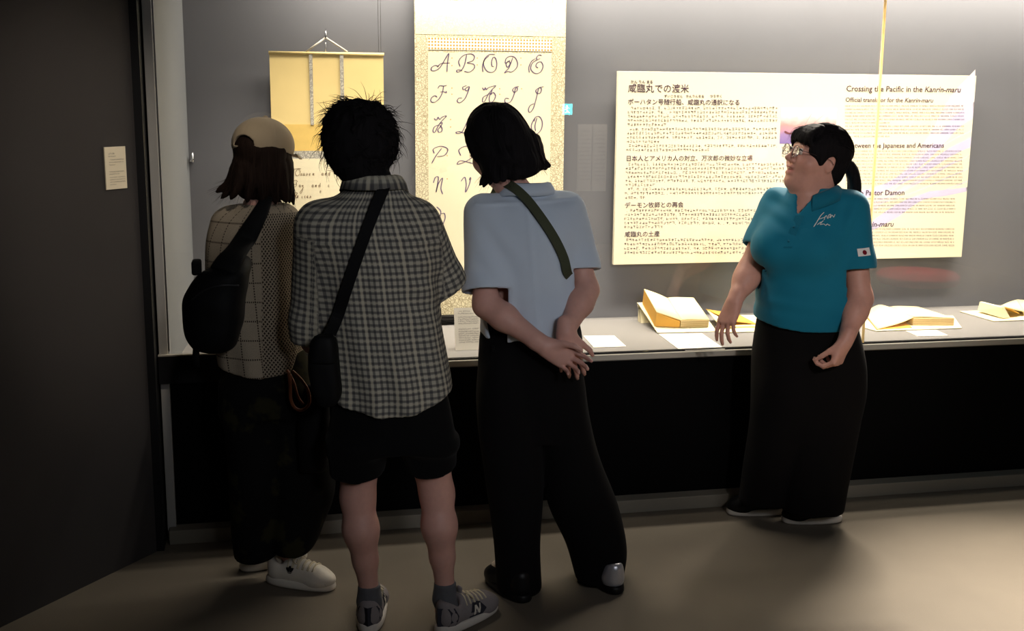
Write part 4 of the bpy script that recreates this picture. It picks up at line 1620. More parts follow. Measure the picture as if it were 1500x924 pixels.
    for dx, dd in ((-4, .012), (0, -.012), (3, .0), (1, .02)):
        q = spline([tie, at(1249 + dx * .3, 254, Y + .02 + dd), at(1252 + dx * .8, 274, Y + .02 + dd), at(1249 + dx * 1.2, 296 + dx, Y + .02 + dd)], 3)
        k = len(q) - 1
        for j in range(k):
            r = lambda t: .019 * (1 - t) ** .5 * (.7 + .6 * t) + .004
            pony.append(Cone(q[j], q[j + 1], r(j / k), r((j + 1) / k), .012))
        for j in range(16):
            g_ = hr.normal(size=3) * .007
            sp.append([w + g_ * (1 + .1 * n_) for n_, w in enumerate(q)])
    po = sdf_ob('ponytail', pony, .0045, M_HAIR, p, post=lambda V, d: d + .0014 * waves(V * np.array([1, 1, .15]), 300, 3))
    c0, r0 = P(0, -.020, .038), np.array([.0875, .1055, .0955]) * S_
    te = nrm(((tie - c0) @ Mf.T) / r0)
    for i in range(380):                                                     # combed back towards the tie
        a = hr.uniform(-1.75, 1.75)
        v0 = nrm(np.array([math.sin(a), math.cos(a) * .75 + .1, hr.uniform(.25, 1.0)]))
        q = []
        for j in range(9):
            v = nrm(v0 * (1 - j / 8) + te * (j / 8 * .92) + np.array([0, 0, .10 * math.sin(j / 8 * 3.14)]))
            q.append(c0 + (v * r0) @ Mf)
        sp.append(q)
    strands('loose_strands', sp, .0009, M_HAIR, hob)
    bm = bmesh.new()
    ax = nrm(at(1249, 254, Y + .02) - at(1236, 238, Y + .02))
    a1 = nrm(np.cross(ax, CF))
    a2 = np.cross(ax, a1)
    tube(bm, [tie + a1 * (math.cos(w) * .019) + a2 * (math.sin(w) * .019) for w in np.linspace(0, 6.2832, 20)], .005, 8, cap=False)
    mesh_bm('hair_tie', bm, M_BLACK, po, True)
    # polo shirt
    to = Loft([st(500, 1108, 1250, Y, .165), st(478, 1109, 1250, Y, .168), st(450, 1111, 1250, Y, .172), st(425, 1115, 1247, Y, .168), st(400, 1116, 1246, Y, .160), st(370, 1112, 1248, Y, .155), st(340, 1114, 1252, Y, .145),
               st(315, 1124, 1252, Y, .128), st(296, 1142, 1242, Y, .100), st(280, 1160, 1226, Y, .075), st(268, 1170, 1214, Y, .066)], k=.03)
    ff = nrm(-CR * .65 - CF * .75)
    fs = np.array([-ff[1], ff[0], 0])
    sd = [nrm(el[i] - sh[i]) for i in (0, 1)]
    s = [to, Ell(at(1133, 362, Y - .05), (.085, .085, .078), None, .06), Ell(at(1186, 366, Y - .095), (.085, .085, .080), None, .06),
         Cone(sh[0], sh[0] + sd[0] * .16, .064, .062, .05), Cone(sh[0] + sd[0] * .15, sh[0] + sd[0] * .32, .062, .066, .03),
         Cone(sh[1], sh[1] + sd[1] * .2, .070, .070, .05), Cone(sh[1] + sd[1] * .2, sh[1] + sd[1] * .36, .070, .072, .03)]
    ends = [(at(1101, 359, Y + .06), nrm(sd[0] - CR * .1)), (at(1258, 394, Y - .09), nrm(sd[1] - UP * .4))]

    def fold(V):
        z = V[:, 2]
        x = (V - at(1180, 400, Y)) @ CR
        z0 = at(1180, 440, Y)[2]
        f = .0022 * waves(V * np.array([1, 1, .6]), 30, 41)
        f += .005 * np.sin((z + .12 * x) * 95) * np.exp(-((z - z0) / .05) ** 2) * np.clip(.2 - x * 1.5, 0, .5)
        f += .004 * np.sin((x * .9 - z * .5) * 90) * np.exp(-((x - .11) / .05) ** 2) * np.exp(-((z - 1.24) / .08) ** 2)
        f += .004 * np.sin((x * .7 + z) * 80) * np.exp(-((x + .12) / .05) ** 2) * np.exp(-((z - 1.26) / .08) ** 2)
        return f
    hm = hem([(1105, 472), (1120, 478), (1145, 484), (1175, 487), (1210, 486), (1235, 484), (1255, 480)], Y - .15)
    nz = at(1190, 288, Y - .02)

    def neck_v(V):                                             # open neck with a short placket slit
        q = V - nz
        a = q @ fs
        return np.maximum(np.abs(a) - .004 - np.clip(q[:, 2] + .055, 0, 1) * .42, np.maximum(-(q @ ff) + .02, -(q[:, 2] + .055))) * -1
    shirt = sdf_ob('polo_shirt', s, .005, M_TEAL, p, post=shell(s, .010, [hm, cut_end(*ends[0], .12, s[:3]), cut_end(*ends[1], .12, s[:3]), neck_v, lambda V: V[:, 2] - at(1190, 274, Y)[2]], fold), hollow=True)
    collar('collar', M_TEAL_D, shirt, at(1192, 283, Y), (.073, .070), .034, .020, ff, 50)
    bv = bvh_of(shirt)
    u = CR
    v = UP
    # placket, pocket and buttons
    o = loft_surface(to, 1160, 330, 3.7, 0)
    decal('placket', [[(-.013, -.085), (.013, -.085), (.018, .03), (-.012, .03)]], at(1153, 330, Y - .15), fs, v, ff, bv, M_TEAL_D, shirt, .0022)
    for dz in (-.06, -.01):
        bm = bmesh.new()
        q = onto(bv, at(1153, 330, Y - .15) + v * dz, ff, .003)
        bmesh.ops.create_uvsphere(bm, u_segments=8, v_segments=6, radius=.0045, matrix=Matrix.Translation(Vector(q)))
        mesh_bm('button', bm, M_TEAL_D, shirt, True)
    nn = nrm(-CF * .95 + CR * .1)
    po_ = seen(bv, 1193, 352, 0)
    decal('pocket', [[(-.055, -.065), (.045, -.065), (.045, .05), (-.055, .05)]], po_, u, v, nn, bv, M_TEAL, shirt, .0016)
    # embroidered lettering on the chest
    L1 = [[(1192, 332), (1196, 326), (1202, 316), (1207, 311)], [(1200, 321), (1208, 318)], [(1207, 322), (1209, 317), (1211, 316), (1212, 320)], [(1213, 320), (1214, 315), (1217, 314), (1215, 319)], [(1216, 319), (1219, 315), (1221, 318), (1223, 314)],
          [(1197, 329), (1203, 325), (1202, 328)], [(1202, 327), (1206, 323)], [(1201, 329), (1207, 328), (1209, 330), (1212, 328), (1214, 330)], [(1213, 329), (1216, 330)]]
    bm = bmesh.new()
    for s_ in L1:
        pts = [seen(bv, x, y, .0022) for x, y in s_]
        tube(bm, spline(pts, 4) if len(pts) > 2 else pts, .0016, 5)
    mesh_bm('embroidery', bm, M_EMB, shirt, True)
    # flag patch on the sleeve
    fn = nrm(-CF * .92 + CR * .4)
    fu = nrm(np.cross(UP, -fn)) * -1
    fu = fu if fu @ CR > 0 else -fu
    fo = seen(bv, 1266, 369.5, 0)
    bv2 = bv
    fp = decal('flag_patch', [[(-.025, -.015), (.025, -.011), (.025, .017), (-.025, .013)]], fo, fu, UP, fn, bv2, M_EMB, shirt, .0020)
    decal('flag_disc', [[(.0085 * math.cos(a), .0085 * math.sin(a)) for a in np.linspace(0, 6.2832, 15)[:-1]]], fo, fu, UP, fn, bv2, M_REDDISC, shirt, .0034)
    # black trousers
    tr = [Loft([st(640, 1125, 1236, Y, .12), st(590, 1111, 1254, Y, .150), st(555, 1107, 1260, Y, .160), st(520, 1108, 1258, Y, .165), st(475, 1113, 1248, Y, .150), st(455, 1118, 1242, Y, .14)], k=.012),
          Loft([st(735, 1084, 1152, Y + .05, .085), st(690, 1092, 1162, Y + .04, .10), st(620, 1102, 1182, Y + .02, .125), st(560, 1106, 1195, Y, .14), st(500, 1120, 1185, Y, .12)], k=.012),
          Loft([st(748, 1150, 1232, Y - .04, .085), st(690, 1150, 1240, Y - .03, .10), st(620, 1152, 1252, Y - .01, .13), st(560, 1165, 1260, Y, .15), st(500, 1172, 1242, Y, .13)], k=.012)]
    sdf_ob('trousers', tr, .008, M_BLACK2, p, post=lambda V, d: np.maximum(d + .004 * waves(V * np.array([1, 1, .35]), 26, 24), .02 - V[:, 2]))
    for h, d in ((atz(1150, 750), nrm(-CR * .98 - CF * .10)), (atz(1232, 762), nrm(-CR * .98 - CF * .10))):
        shoe(p, h, d, .25, (M_BLACK_L, M_WHITE_R), 'plain')
    return p


guide()
# ------------------------------------------------------------------ contents of the case
YS = 5.055                                                       # face of the hung scrolls
YP = 5.035                                                       # face of the text panel
INK = plain('purple_black_ink', lin(104, 88, 116), 0.7, 0.2, var=0.15, scale=200, bump=0)
INK_B = plain('brown_ink', lin(128, 100, 72), 0.7, 0.2, var=0.15, scale=200, bump=0)
INK_P = plain('print_ink', lin(74, 52, 66), 0.7, 0.2, var=0.1, scale=200, bump=0)
INK_G = plain('grey_print_ink', lin(78, 62, 64), 0.7, 0.2, var=0.1, scale=200, bump=0)
M_CARD = plain('white_card', lin(244, 238, 226), 0.7, 0.2, var=0.02, scale=80, bump=0.03)
M_PAGE = plain('aged_page', lin(236, 218, 172), 0.8, 0.15, var=0.06, scale=18, bump=0.05)
M_MATB = plain('cream_mount_board', lin(236, 224, 186), 0.8, 0.15, var=0.03, scale=30, bump=0.03)
M_OCHRE = plain('ochre_paper', lin(214, 164, 78), 0.8, 0.15, var=0.08, scale=25, bump=0.05)
M_PANEL = plain('cream_panel', lin(240, 230, 202), 0.7, 0.2, var=0.02, scale=10, bump=0.02)
M_EDGE = plain('panel_edge', lin(150, 140, 116), 0.7, 0.2, var=0.05)


def brocade(name, c0, c1, scale, th=0.5, amount=1.0):
    """scrolling-vine weave: rings and tendrils"""
    t = NT(name)
    v = t.n('ShaderNodeTexVoronoi', feature='DISTANCE_TO_EDGE')
    o = t.obj()
    dis = t.n('ShaderNodeTexNoise')
    dis.inputs['Scale'].default_value = scale * 1.3
    t.l(o, dis.inputs['Vector'])
    ad = t.n('ShaderNodeVectorMath', operation='MULTIPLY_ADD')
    t.l(dis.outputs['Color'], ad.inputs[0])
    ad.inputs[1].default_value = (0.9 / scale,) * 3
    t.l(o, ad.inputs[2])
    t.l(ad.outputs[0], v.inputs['Vector'])
    v.inputs['Scale'].default_value = scale
    w = t.math('SINE', t.math('MULTIPLY', v.outputs['Distance'], 22))
    r = t.n('ShaderNodeMapRange')
    t.l(w, r.inputs[0])
    r.inputs[1].default_value, r.inputs[2].default_value = th - 0.25, th + 0.25
    t.set(t.mix(t.math('MULTIPLY', r.outputs[0], amount), c0, c1), 0.75, 0.2)
    return t.m


def checker_mat():
    t = NT('gold_check_weave')
    x, y, z = t.sep(t.obj())
    c = 0.0135
    a = t.math('SINE', t.math('MULTIPLY', t.math('ADD', x, z), math.pi / c * 1.0))
    b = t.math('SINE', t.math('MULTIPLY', t.math('SUBTRACT', x, z), math.pi / c * 1.0))
    m = t.math('MULTIPLY', a, b)
    r = t.n('ShaderNodeMapRange')
    t.l(m, r.inputs[0])
    r.inputs[1].default_value, r.inputs[2].default_value = 0.1, 0.45
    t.set(t.mix(r.outputs[0], lin(244, 238, 222), lin(208, 140, 44)), 0.7, 0.2)
    return t.m


M_BROC = brocade('cream_brocade', lin(238, 228, 194), lin(150, 132, 96), 62, 0.45, 0.8)
M_BROC_T = brocade('pale_brocade', lin(242, 232, 192), lin(226, 208, 156), 55, 0.5, 0.7)
M_BROC_G = brocade('grey_brocade', lin(205, 198, 180), lin(110, 108, 108), 70, 0.45, 0.8)
M_SHEET = plain('writing_paper', lin(240, 228, 194), 0.8, 0.15, var=0.05, scale=12, bump=0.03)
M_SILK = plain('gold_silk', lin(238, 212, 146), 0.65, 0.25, var=0.05, scale=14, bump=0.03)
M_SILK_D = plain('deep_gold_silk', lin(232, 196, 112), 0.65, 0.25, var=0.10, scale=40, bump=0.05)
M_ROLLER = plain('black_lacquer', lin(20, 18, 18), 0.3, 0.5, var=0.1)
M_CORD = plain('pale_cord', lin(220, 212, 196), 0.7, 0.2, var=0.1, scale=200)


def slab(name, px0, py0, px1, py1, Y, th, mat, parent, xs=None):
    """upright sheet: front face at Y, outline from the photograph's rows and columns"""
    a, b = at(px0, py0, Y), at(px1, py1, Y)
    x0, x1 = xs if xs else (a[0], b[0])
    z0, z1 = b[2], a[2]
    return box_ob(name, (x0, Y, z0), (x1, Y + th, z1), mat, parent)


def pen(name, strokes, mat, parent, w, Y, n=6, thin=0.45):
    """pen strokes (photograph pixels) on an upright sheet at Y: flat ribbons swelling on the down strokes"""
    bm = bmesh.new()
    for s in strokes:
        P = [at(x, y, Y) for x, y in s]
        P = spline(P, n) if len(P) > 2 else [np.asarray(q) for q in P]
        m = len(P)
        L, R_ = [], []
        for i, q in enumerate(P):
            t = nrm(P[min(i + 1, m - 1)] - P[max(i - 1, 0)])
            down = abs(t @ nrm(np.array([-.35, 0, 1])))
            ww = w * (thin + (1 - thin) * down ** 1.5) * (0.55 if i in (0, m - 1) else 1)
            pr = np.array([-t[2], 0, t[0]])
            L.append([bm.verts.new(tuple(q + pr * ww)), bm.verts.new(tuple(q - pr * ww)), bm.verts.new(tuple(q - pr * ww + np.array([0, -.0006, 0]))), bm.verts.new(tuple(q + pr * ww + np.array([0, -.0006, 0])))])
        for i in range(m - 1):
            for k in range(4):
                bm.faces.new((L[i][k], L[i][(k + 1) % 4], L[i + 1][(k + 1) % 4], L[i + 1][k]))
        bm.faces.new(L[0][::-1])
        bm.faces.new(L[-1])
    return mesh_bm(name, bm, mat, parent)


# --- the alphabet scroll
al = thing('hanging_scroll', 'tall cream hanging scroll of large script capital letters with brocade border', 'scroll', (at(716, 200, YS)[0], YS, at(640, 463, YS)[2]))
x0, x1 = at(608, 150, YS)[0], at(827, 150, YS)[0]
zt, zb = 2.40, at(640, 463, YS)[2]
box_ob('brocade_mount', (x0, YS, zb), (x1, YS + .004, zt), M_BROC, al)
slab('pale_mount', 608, 0, 827, 54, YS - .0008, .001, M_BROC_T, al, (x0 + .004, x1 - .004))
xi0, xi1 = at(627, 150, YS)[0], at(807, 150, YS)[0]
slab('check_band', 627, 55, 807, 75.5, YS - .0014, .0014, checker_mat(), al, (xi0, xi1))
slab('writing_sheet', 627, 76.5, 807, 418, YS - .0014, .0014, M_SHEET, al, (xi0, xi1))
bm = bmesh.new()
tube(bm, [(x0 - .018, YS - .004, zb - .008), (x1 + .018, YS - .004, zb - .008)], .014, 14)
mesh_bm('roller', bm, M_ROLLER, al, True)
bm = bmesh.new()
tube(bm, [(x0 - .004, YS + .002, zt), (x1 + .004, YS + .002, zt)], .008, 10)
mesh_bm('top_rod', bm, M_ROLLER, al, True)
q = lambda pts: [(620 + x * .17316, 60 + y * .17316) for x, y in pts]
q2 = lambda pts: [(590 + x * .3247, y * .3247) for x, y in pts]
q3 = lambda pts: [(600 + x * .3247, 180 + y * .3247) for x, y in pts]
LETTERS = [
    [q([(130, 215), (100, 206), (70, 225), (70, 248), (100, 250), (140, 225), (175, 170), (215, 105), (210, 150), (203, 205), (200, 262)]), q([(120, 222), (150, 190), (225, 185)])],
    [q([(368, 115), (348, 200), (322, 248), (290, 263), (282, 250), (302, 243), (330, 250)]), q([(312, 218), (300, 170), (340, 122), (400, 108), (432, 130), (418, 166), (372, 184), (425, 196), (431, 230), (390, 262), (345, 256)])],
    [q([(608, 114), (560, 114), (520, 150), (510, 200), (535, 250), (575, 265), (610, 245), (622, 195), (612, 148), (592, 138), (578, 175), (582, 212), (598, 215)]), q([(505, 262), (501, 212), (520, 158), (556, 125)])],
    [q([(735, 162), (702, 190), (712, 222), (735, 190), (720, 170), (695, 190), (700, 150), (735, 128), (775, 140), (797, 185), (788, 228), (750, 260), (712, 258), (688, 270), (700, 252), (725, 225), (758, 140)])],
    [q([(1002, 124), (980, 117), (958, 140), (966, 156), (990, 146)]), q([(966, 156), (922, 188), (910, 238), (945, 273), (990, 263), (1013, 215), (995, 176), (963, 186), (953, 214), (972, 227)]), q([(897, 268), (893, 222), (918, 170), (950, 148)])],
    [q([(122, 402), (140, 378), (170, 380), (200, 374)]), q([(172, 380), (160, 440), (132, 490), (95, 517), (65, 510), (70, 480), (98, 462), (118, 476)]), q([(142, 432), (168, 428), (195, 437), (192, 424)])],
    [q([(366, 376), (335, 390), (342, 412), (376, 388), (390, 392), (374, 440), (350, 490), (310, 521), (287, 510), (300, 484), (328, 482)]), q([(388, 396), (372, 420), (352, 412)])],
    [q([(500, 395), (515, 415), (524, 394), (534, 412), (548, 396), (580, 384), (613, 379), (582, 410), (550, 450), (522, 506), (502, 515), (506, 478), (540, 455), (575, 440)]), q([(585, 412), (560, 470), (562, 514), (592, 508), (611, 465), (592, 434), (570, 456)])],
    [q([(808, 384), (778, 390), (756, 412), (768, 432), (790, 424), (796, 402), (782, 394), (768, 450), (742, 508), (712, 524), (690, 514), (696, 486), (726, 486)])],
    [q([(1018, 384), (985, 394), (953, 416), (962, 442), (990, 438), (999, 405), (978, 397), (957, 480), (930, 570), (900, 603), (889, 580), (905, 545), (937, 528)])],
    [q([(90, 655), (112, 668), (124, 645), (140, 662), (160, 642), (196, 634), (162, 670), (130, 712), (98, 772), (82, 760), (95, 726), (130, 708)]), q([(130, 706), (160, 690), (150, 720), (125, 748), (132, 772), (156, 762), (158, 735), (140, 712)])],
    [q([(404, 652), (380, 665), (350, 730), (322, 774), (288, 782), (277, 771), (305, 766), (340, 776), (378, 774)])],
    [q([(940, 655), (914, 715), (928, 770), (965, 783), (1000, 742), (1006, 682), (982, 640), (950, 644), (936, 680)]), q([(962, 650), (945, 715), (950, 762)])],
    [q2([(130, 737), (150, 702), (176, 668)]), q2([(142, 692), (138, 672), (172, 659), (203, 673), (188, 700), (155, 706)])],
    [q2([(262, 702), (253, 676), (285, 659), (321, 675), (316, 705), (280, 730), (246, 740), (258, 725), (290, 730), (322, 739)])],
    [q2([(598, 660), (612, 664), (624, 661)])],
    [q2([(138, 825), (147, 800), (160, 799), (157, 830), (150, 867), (160, 830), (179, 803), (172, 848), (180, 876)])],
    [q2([(262, 818), (279, 799), (286, 830), (283, 867), (300, 832), (306, 800), (299, 812)])],
    [q3([(122, 378), (140, 398), (136, 428)]), q3([(140, 410), (156, 408), (160, 430), (148, 462)])],
]
for L_ in LETTERS:
    pen('letter', L_, INK, al, .0026, YS - .0015)
bm = bmesh.new()
for (x, y) in ((662, 85), (662, 96), (699, 85), (699, 95), (763, 85), (763, 95), (662, 129), (662, 138), (732, 130), (732, 138), (764, 130), (660, 175), (660, 186), (655, 220), (655, 228), (655, 262), (690, 262)):
    p_ = at(x, y, YS - .0015)
    bmesh.ops.create_circle(bm, cap_ends=True, segments=8, radius=.0028, matrix=Matrix.Translation(Vector(p_)) @ Matrix.Rotation(math.pi / 2, 4, 'X'))
dots = mesh_bm('ink_dots', bm, plain('ochre_ink', lin(206, 160, 92), .8, .2), al)
dots['kind'] = 'stuff'

# --- the gold scroll with the verse
gs = thing('hanging_scroll', 'gold hanging scroll with two ribbons and handwritten verse, left of the alphabet scroll', 'scroll', (at(478, 200, YS)[0], YS, at(478, 440, YS)[2]))
gx0, gx1 = at(396, 130, YS)[0], at(562, 130, YS)[0]
gz0, gz1 = at(478, 440, YS)[2], at(478, 77, YS)[2]
box_ob('silk_mount', (gx0, YS, gz0), (gx1, YS + .004, gz1), M_SILK, gs)
slab('lower_silk', 396, 182, 562, 221, YS - .0008, .001, M_SILK_D, gs, (gx0 + .001, gx1 - .001))
slab('brocade_band', 396, 221, 562, 232, YS - .0014, .0014, M_BROC_G, gs, (gx0 + .012, gx1 - .012))
slab('writing_sheet', 396, 232.5, 562, 425, YS - .0014, .0014, M_SHEET, gs, (gx0 + .012, gx1 - .012))
for a, b in ((452.5, 460), (497.5, 505)):
    slab('ribbon', a, 79, b, 183, YS - .004, .0015, M_BROC_G, gs)
bm = bmesh.new()
tube(bm, [(gx0 - .003, YS + .001, gz1 - .004), (gx1 + .003, YS + .001, gz1 - .004)], .007, 10)
mesh_bm('top_rod', bm, M_SILK, gs, True)
ap = at(477, 55, YS)
for e in (448, 509):
    bm = bmesh.new()
    tube(bm, [at(e, 76, YS), ap], .0038, 8)
    mesh_bm('cord', bm, M_CORD, gs, True)
bm = bmesh.new()
tube(bm, spline([at(477, 44, YS + .035), at(477, 44, YS + .01), at(477, 50, YS - .004), at(477, 56, YS - .002), at(477.5, 57, YS + .01)], 4), .0035, 8)
tube(bm, [at(477, 62, YS - .002), at(477, 76, YS)], .0012, 6)
mesh_bm('wall_hook', bm, M_METAL, gs, True)
for x in (554.5, 558):
    bm = bmesh.new()
    tube(bm, [at(x, 78, YS + .002), at(x, 78, YS + .002) * np.array([1, 1, 0]) + np.array([0, 0, 2.44])], .0011, 6)
    mesh_bm('hanging_wire', bm, M_METAL, gs)

SM = {'a': [[(8, -22), (-2, -24), (-8, -8), (0, 0), (8, -10), (9, -24), (9, -4), (16, 0)]], 'd': [[(8, -22), (-2, -24), (-8, -8), (0, 0), (8, -10), (14, -46), (10, -6), (16, 0)]],
      'e': [[(-8, -8), (4, -14), (4, -24), (-4, -22), (-7, -6), (0, 0), (12, -6)]], 'n': [[(-10, 0), (-7, -24), (-8, -4), (2, -24), (6, -18), (4, -2), (12, -2)]],
      'v': [[(-10, -22), (-5, -24), (-2, 0), (8, -20), (9, -26)]], 'i': [[(-3, -22), (-5, -2), (4, -2)]], 'c': [[(6, -20), (-2, -24), (-7, -10), (0, 0), (9, -4)]],
      's': [[(-8, -2), (2, -24), (6, -6), (-2, 0), (-6, -4)]], 'o': [[(0, -24), (-8, -12), (-2, 0), (6, -10), (2, -24), (10, -22)]],
      'y': [[(-8, -22), (-4, -4), (6, -22), (4, 20), (-18, 72), (-30, 60), (4, 14), (14, 4)]]}
q4 = lambda pts: [(415 + x * .10284, 215 + y * .10284) for x, y in pts]


def word(w, xs, base):
    for ch, x in zip(w, xs):
        pen('letter', [q4([(x + a * 1.15, base + b * 1.25) for a, b in s]) for s in SM[ch]], INK_B, gs, .0011, YS - .0015, 4)


pen('letter', [q4([(102, 318), (125, 300), (148, 318), (140, 375), (118, 408), (108, 395)]), q4([(140, 340), (180, 310), (250, 312), (200, 325), (172, 372), (190, 410), (228, 395), (240, 345), (215, 335)])], INK_B, gs, .0013, YS - .0015)
word('eaven', (258, 292, 338, 375, 430), 408)
word('and', (556, 605, 650), 404)
pen('letter', [q4([(205, 498), (180, 475), (145, 490), (140, 530), (180, 535), (186, 505), (182, 560), (140, 575), (108, 568), (125, 555)])], INK_B, gs, .0013, YS - .0015)
word('ay', (232, 274), 572)
word('and', (415, 465, 512), 572)
word('c', (648,), 572)
pen('letter', [q4([(50, 690), (100, 690), (110, 725), (90, 738), (150, 725), (200, 660), (165, 655), (175, 700), (190, 730), (210, 690)])], INK_B, gs, .0013, YS - .0015)
word('oices', (205, 270, 310, 345, 385), 728)
word('e', (530,), 655)


# --- text panel
def lettering(name, text, px0, px1, py, Y, mat, parent, italic=None, depth=.0006, bold=0.0):
    """type set on an upright panel: left end and right end columns on the baseline row"""
    a, b = at(px0, py, Y), at(px1, py, Y)
    width = b[0] - a[0]
    x = 0.0
    parts = []
    for i, (run, it) in enumerate(text if isinstance(text, list) else [(text, False)]):
        c = bpy.data.curves.new('type', 'FONT')
        c.body = run
        c.shear = .22 if it else 0
        c.offset = bold
        c.resolution_u = 2
        o = bpy.data.objects.new('type', c)
        COL.objects.link(o)
        bpy.context.view_layer.update()
        dg = bpy.context.evaluated_depsgraph_get()
        me = bpy.data.meshes.new_from_object(o.evaluated_get(dg))
        bpy.data.objects.remove(o)
        bm = bmesh.new()
        bm.from_mesh(me)
        bpy.data.meshes.remove(me)
        xs = [v.co.x for v in bm.verts]
        if not xs:
            bm.free()
            continue
        bmesh.ops.translate(bm, verts=bm.verts, vec=(x - (min(xs) if i == 0 else 0), 0, 0))
        x = max(v.co.x for v in bm.verts) + .28
        parts.append(bm)
    tot = max(v.co.x for v in parts[-1].verts)
    k = width / tot
    out = bmesh.new()
    for bm in parts:
        me = bpy.data.meshes.new('t')
        bm.to_mesh(me)
        bm.free()
        out.from_mesh(me)
        bpy.data.meshes.remove(me)
    for v in out.verts:
        v.co = Vector((a[0] + v.co.x * k, Y - depth, a[2] + v.co.y * k))
    r = bmesh.ops.extrude_face_region(out, geom=out.faces[:])
    bmesh.ops.translate(out, verts=[g for g in r['geom'] if isinstance(g, bmesh.types.BMVert)], vec=(0, depth, 0))
    return mesh_bm(name, out, mat, parent)


LR = np.random.default_rng(21)


def text_rows(name, rows, frame_fn, h, mat, parent, latin=False):
    """body type too small to read: clusters of strokes laid line by line; rows = (x0, x1, y) in sheet units, frame_fn maps (x, y) to the sheet"""
    V, Q = [], []

    def quad(xa, ya, xb, yb):
        b = len(V)
        V.extend([frame_fn(xa, ya), frame_fn(xb, ya), frame_fn(xb, yb), frame_fn(xa, yb)])
        Q.append((b, b + 1, b + 2, b + 3))
    for x0_, x1_, y in rows:
        x = x0_
        while x < x1_:
            if latin:
                n = int(LR.integers(2, 9))
                for _ in range(n):
                    if x > x1_:
                        break
                    t = LR.uniform()
                    hh = h * (1.0 if t < .2 else .66)
                    quad(x, y, x + h * .10, y - hh)
                    if t > .25:
                        quad(x, y - hh, x + h * .40, y - hh * .84)
                    if t > .5:
                        quad(x + h * .34, y, x + h * .44, y - hh * .9)
                    else:
                        quad(x, y - h * .10, x + h * .40, y)
                    x += h * .56
                x += h * .36
            else:
                if LR.uniform() < .06:
                    quad(x, y, x + h * .2, y - h * .15)
                else:
                    for _ in range(int(LR.integers(2, 4))):
                        yy = y - h * LR.uniform(.05, .95)
                        quad(x + h * LR.uniform(0, .25), yy, x + h * LR.uniform(.65, .92), yy - h * .10)
                    for _ in range(int(LR.integers(1, 3))):
                        xx = x + h * LR.uniform(.1, .75)
                        quad(xx, y - h * LR.uniform(0, .3), xx + h * .10, y - h * LR.uniform(.7, .98))
                x += h * 1.05
    o = mesh_np(name, V, Q, mat, parent, False)
    o['kind'] = 'stuff'
    return o


bd = thing('text_panel', 'wide cream wall panel of Japanese and English text about a Pacific crossing', 'text panel', (at(1160, 250, YP)[0], YP, at(1150, 382, YP)[2]))
bx0, bx1 = at(902, 250, YP)[0], at(1419, 250, YP)[0]
bz0, bz1 = (at(898, 388, YP)[2] + at(1408, 376, YP)[2]) / 2, (at(905, 105, YP)[2] + at(1430, 110, YP)[2]) / 2
box_ob('board', (bx0, YP, bz0), (bx1, YP + .022, bz1), M_PANEL, bd, .001)
for x in (bx0 + .12, bx1 - .12):
    for z in (bz0 + .1, bz1 - .1):
        box_ob('standoff', (x - .015, YP + .022, z - .015), (x + .015, YB, z + .015), M_EDGE, bd)
YT = YP - .0004
lettering('heading', '咸臨丸での渡米', 920, 1009, 134, YT, INK_P, bd, bold=.004)
lettering('furigana', 'かん りん まる', 924, 956, 121.5, YT, INK_P, bd)
lettering('heading', 'ポーハタン号随行船、咸臨丸の通訳になる', 920, 1083, 152.3, YT, INK_P, bd, bold=.004)
lettering('furigana', 'ずいこうせん', 973, 1000, 142.5, YT, INK_P, bd)
lettering('furigana', 'かんりんまる', 1005, 1031, 142.5, YT, INK_P, bd)
lettering('furigana', 'つうやく', 1040, 1057, 142.5, YT, INK_P, bd)
lettering('heading', '日本人とアメリカ人の対立、万次郎の微妙な立場', 918, 1102, 235.3, YT, INK_P, bd, bold=.004)
lettering('heading', 'デーモン牧師との再会', 915.5, 1001, 304, YT, INK_P, bd, bold=.004)
lettering('heading', '咸臨丸の土産', 915, 966, 346.5, YT, INK_P, bd, bold=.004)
lettering('heading', [('Crossing the Pacific in the ', False), ('Kanrin-maru', True)], 1239.7, 1407.5, 133.5, YT, INK_P, bd, bold=.008)
lettering('heading', [('Official translator for the ', False), ('Kanrin-maru', True)], 1238.5, 1367, 149, YT, INK_P, bd, bold=.008)
lettering('heading', "‘Half’ between the Japanese and Americans", 1221, 1382.5, 216.5, YT, INK_P, bd, bold=.008)
lettering('heading', 'Reunion with Pastor Damon', 1212, 1324.5, 286.5, YT, INK_P, bd, bold=.008)
lettering('heading', [('Kanrin-maru', True)], 1257, 1309, 332.5, YT, INK_P, bd, bold=.008)
fp_ = lambda x, y: at(x, y, YT - .0004)
JP = [[(924, 1137, 160.5), (919, 1138, 166.5), (919, 1138, 172.5), (919, 1138, 178.6), (919, 975, 184.8)], [(922, 1137, 191.2), (918, 1138, 197.3), (918, 1138, 203.5), (918, 963, 209.6)], [(921, 1138, 215.7), (917, 1037, 221.8)],
      [(920, 1148, 242.8), (916, 1148, 248.8), (916, 1137, 255), (919, 1148, 261), (916, 1148, 267), (916, 958, 273), (919, 1127, 279), (915, 1148, 285), (915, 942, 291.3)],
      [(918, 1110, 310.4), (915, 1110, 316.4), (914, 1110, 322.6), (914, 1107, 328.7), (914, 968, 334.6)], [(917, 1110, 353.5), (914, 1108, 359.6), (914, 1112, 365.8), (914, 1106, 372)]]
for r in JP:
    text_rows('body_text', r, fp_, 4.2, INK_G, bd)
EN = [[(1238, 1411 if i not in (5, 9) else 1303, 156.3 + i * 4.95) for i in range(10)], [(1240, 1409, 222.5 + i * 4.75) for i in range(11)], [(1258, 1399, 292.3 + i * 4.9) for i in range(5)], [(1272, 1397, 336.5 + i * 4.8) for i in range(6)]]
for r in EN:
    text_rows('body_text', r, fp_, 3.0, INK_G, bd, True)
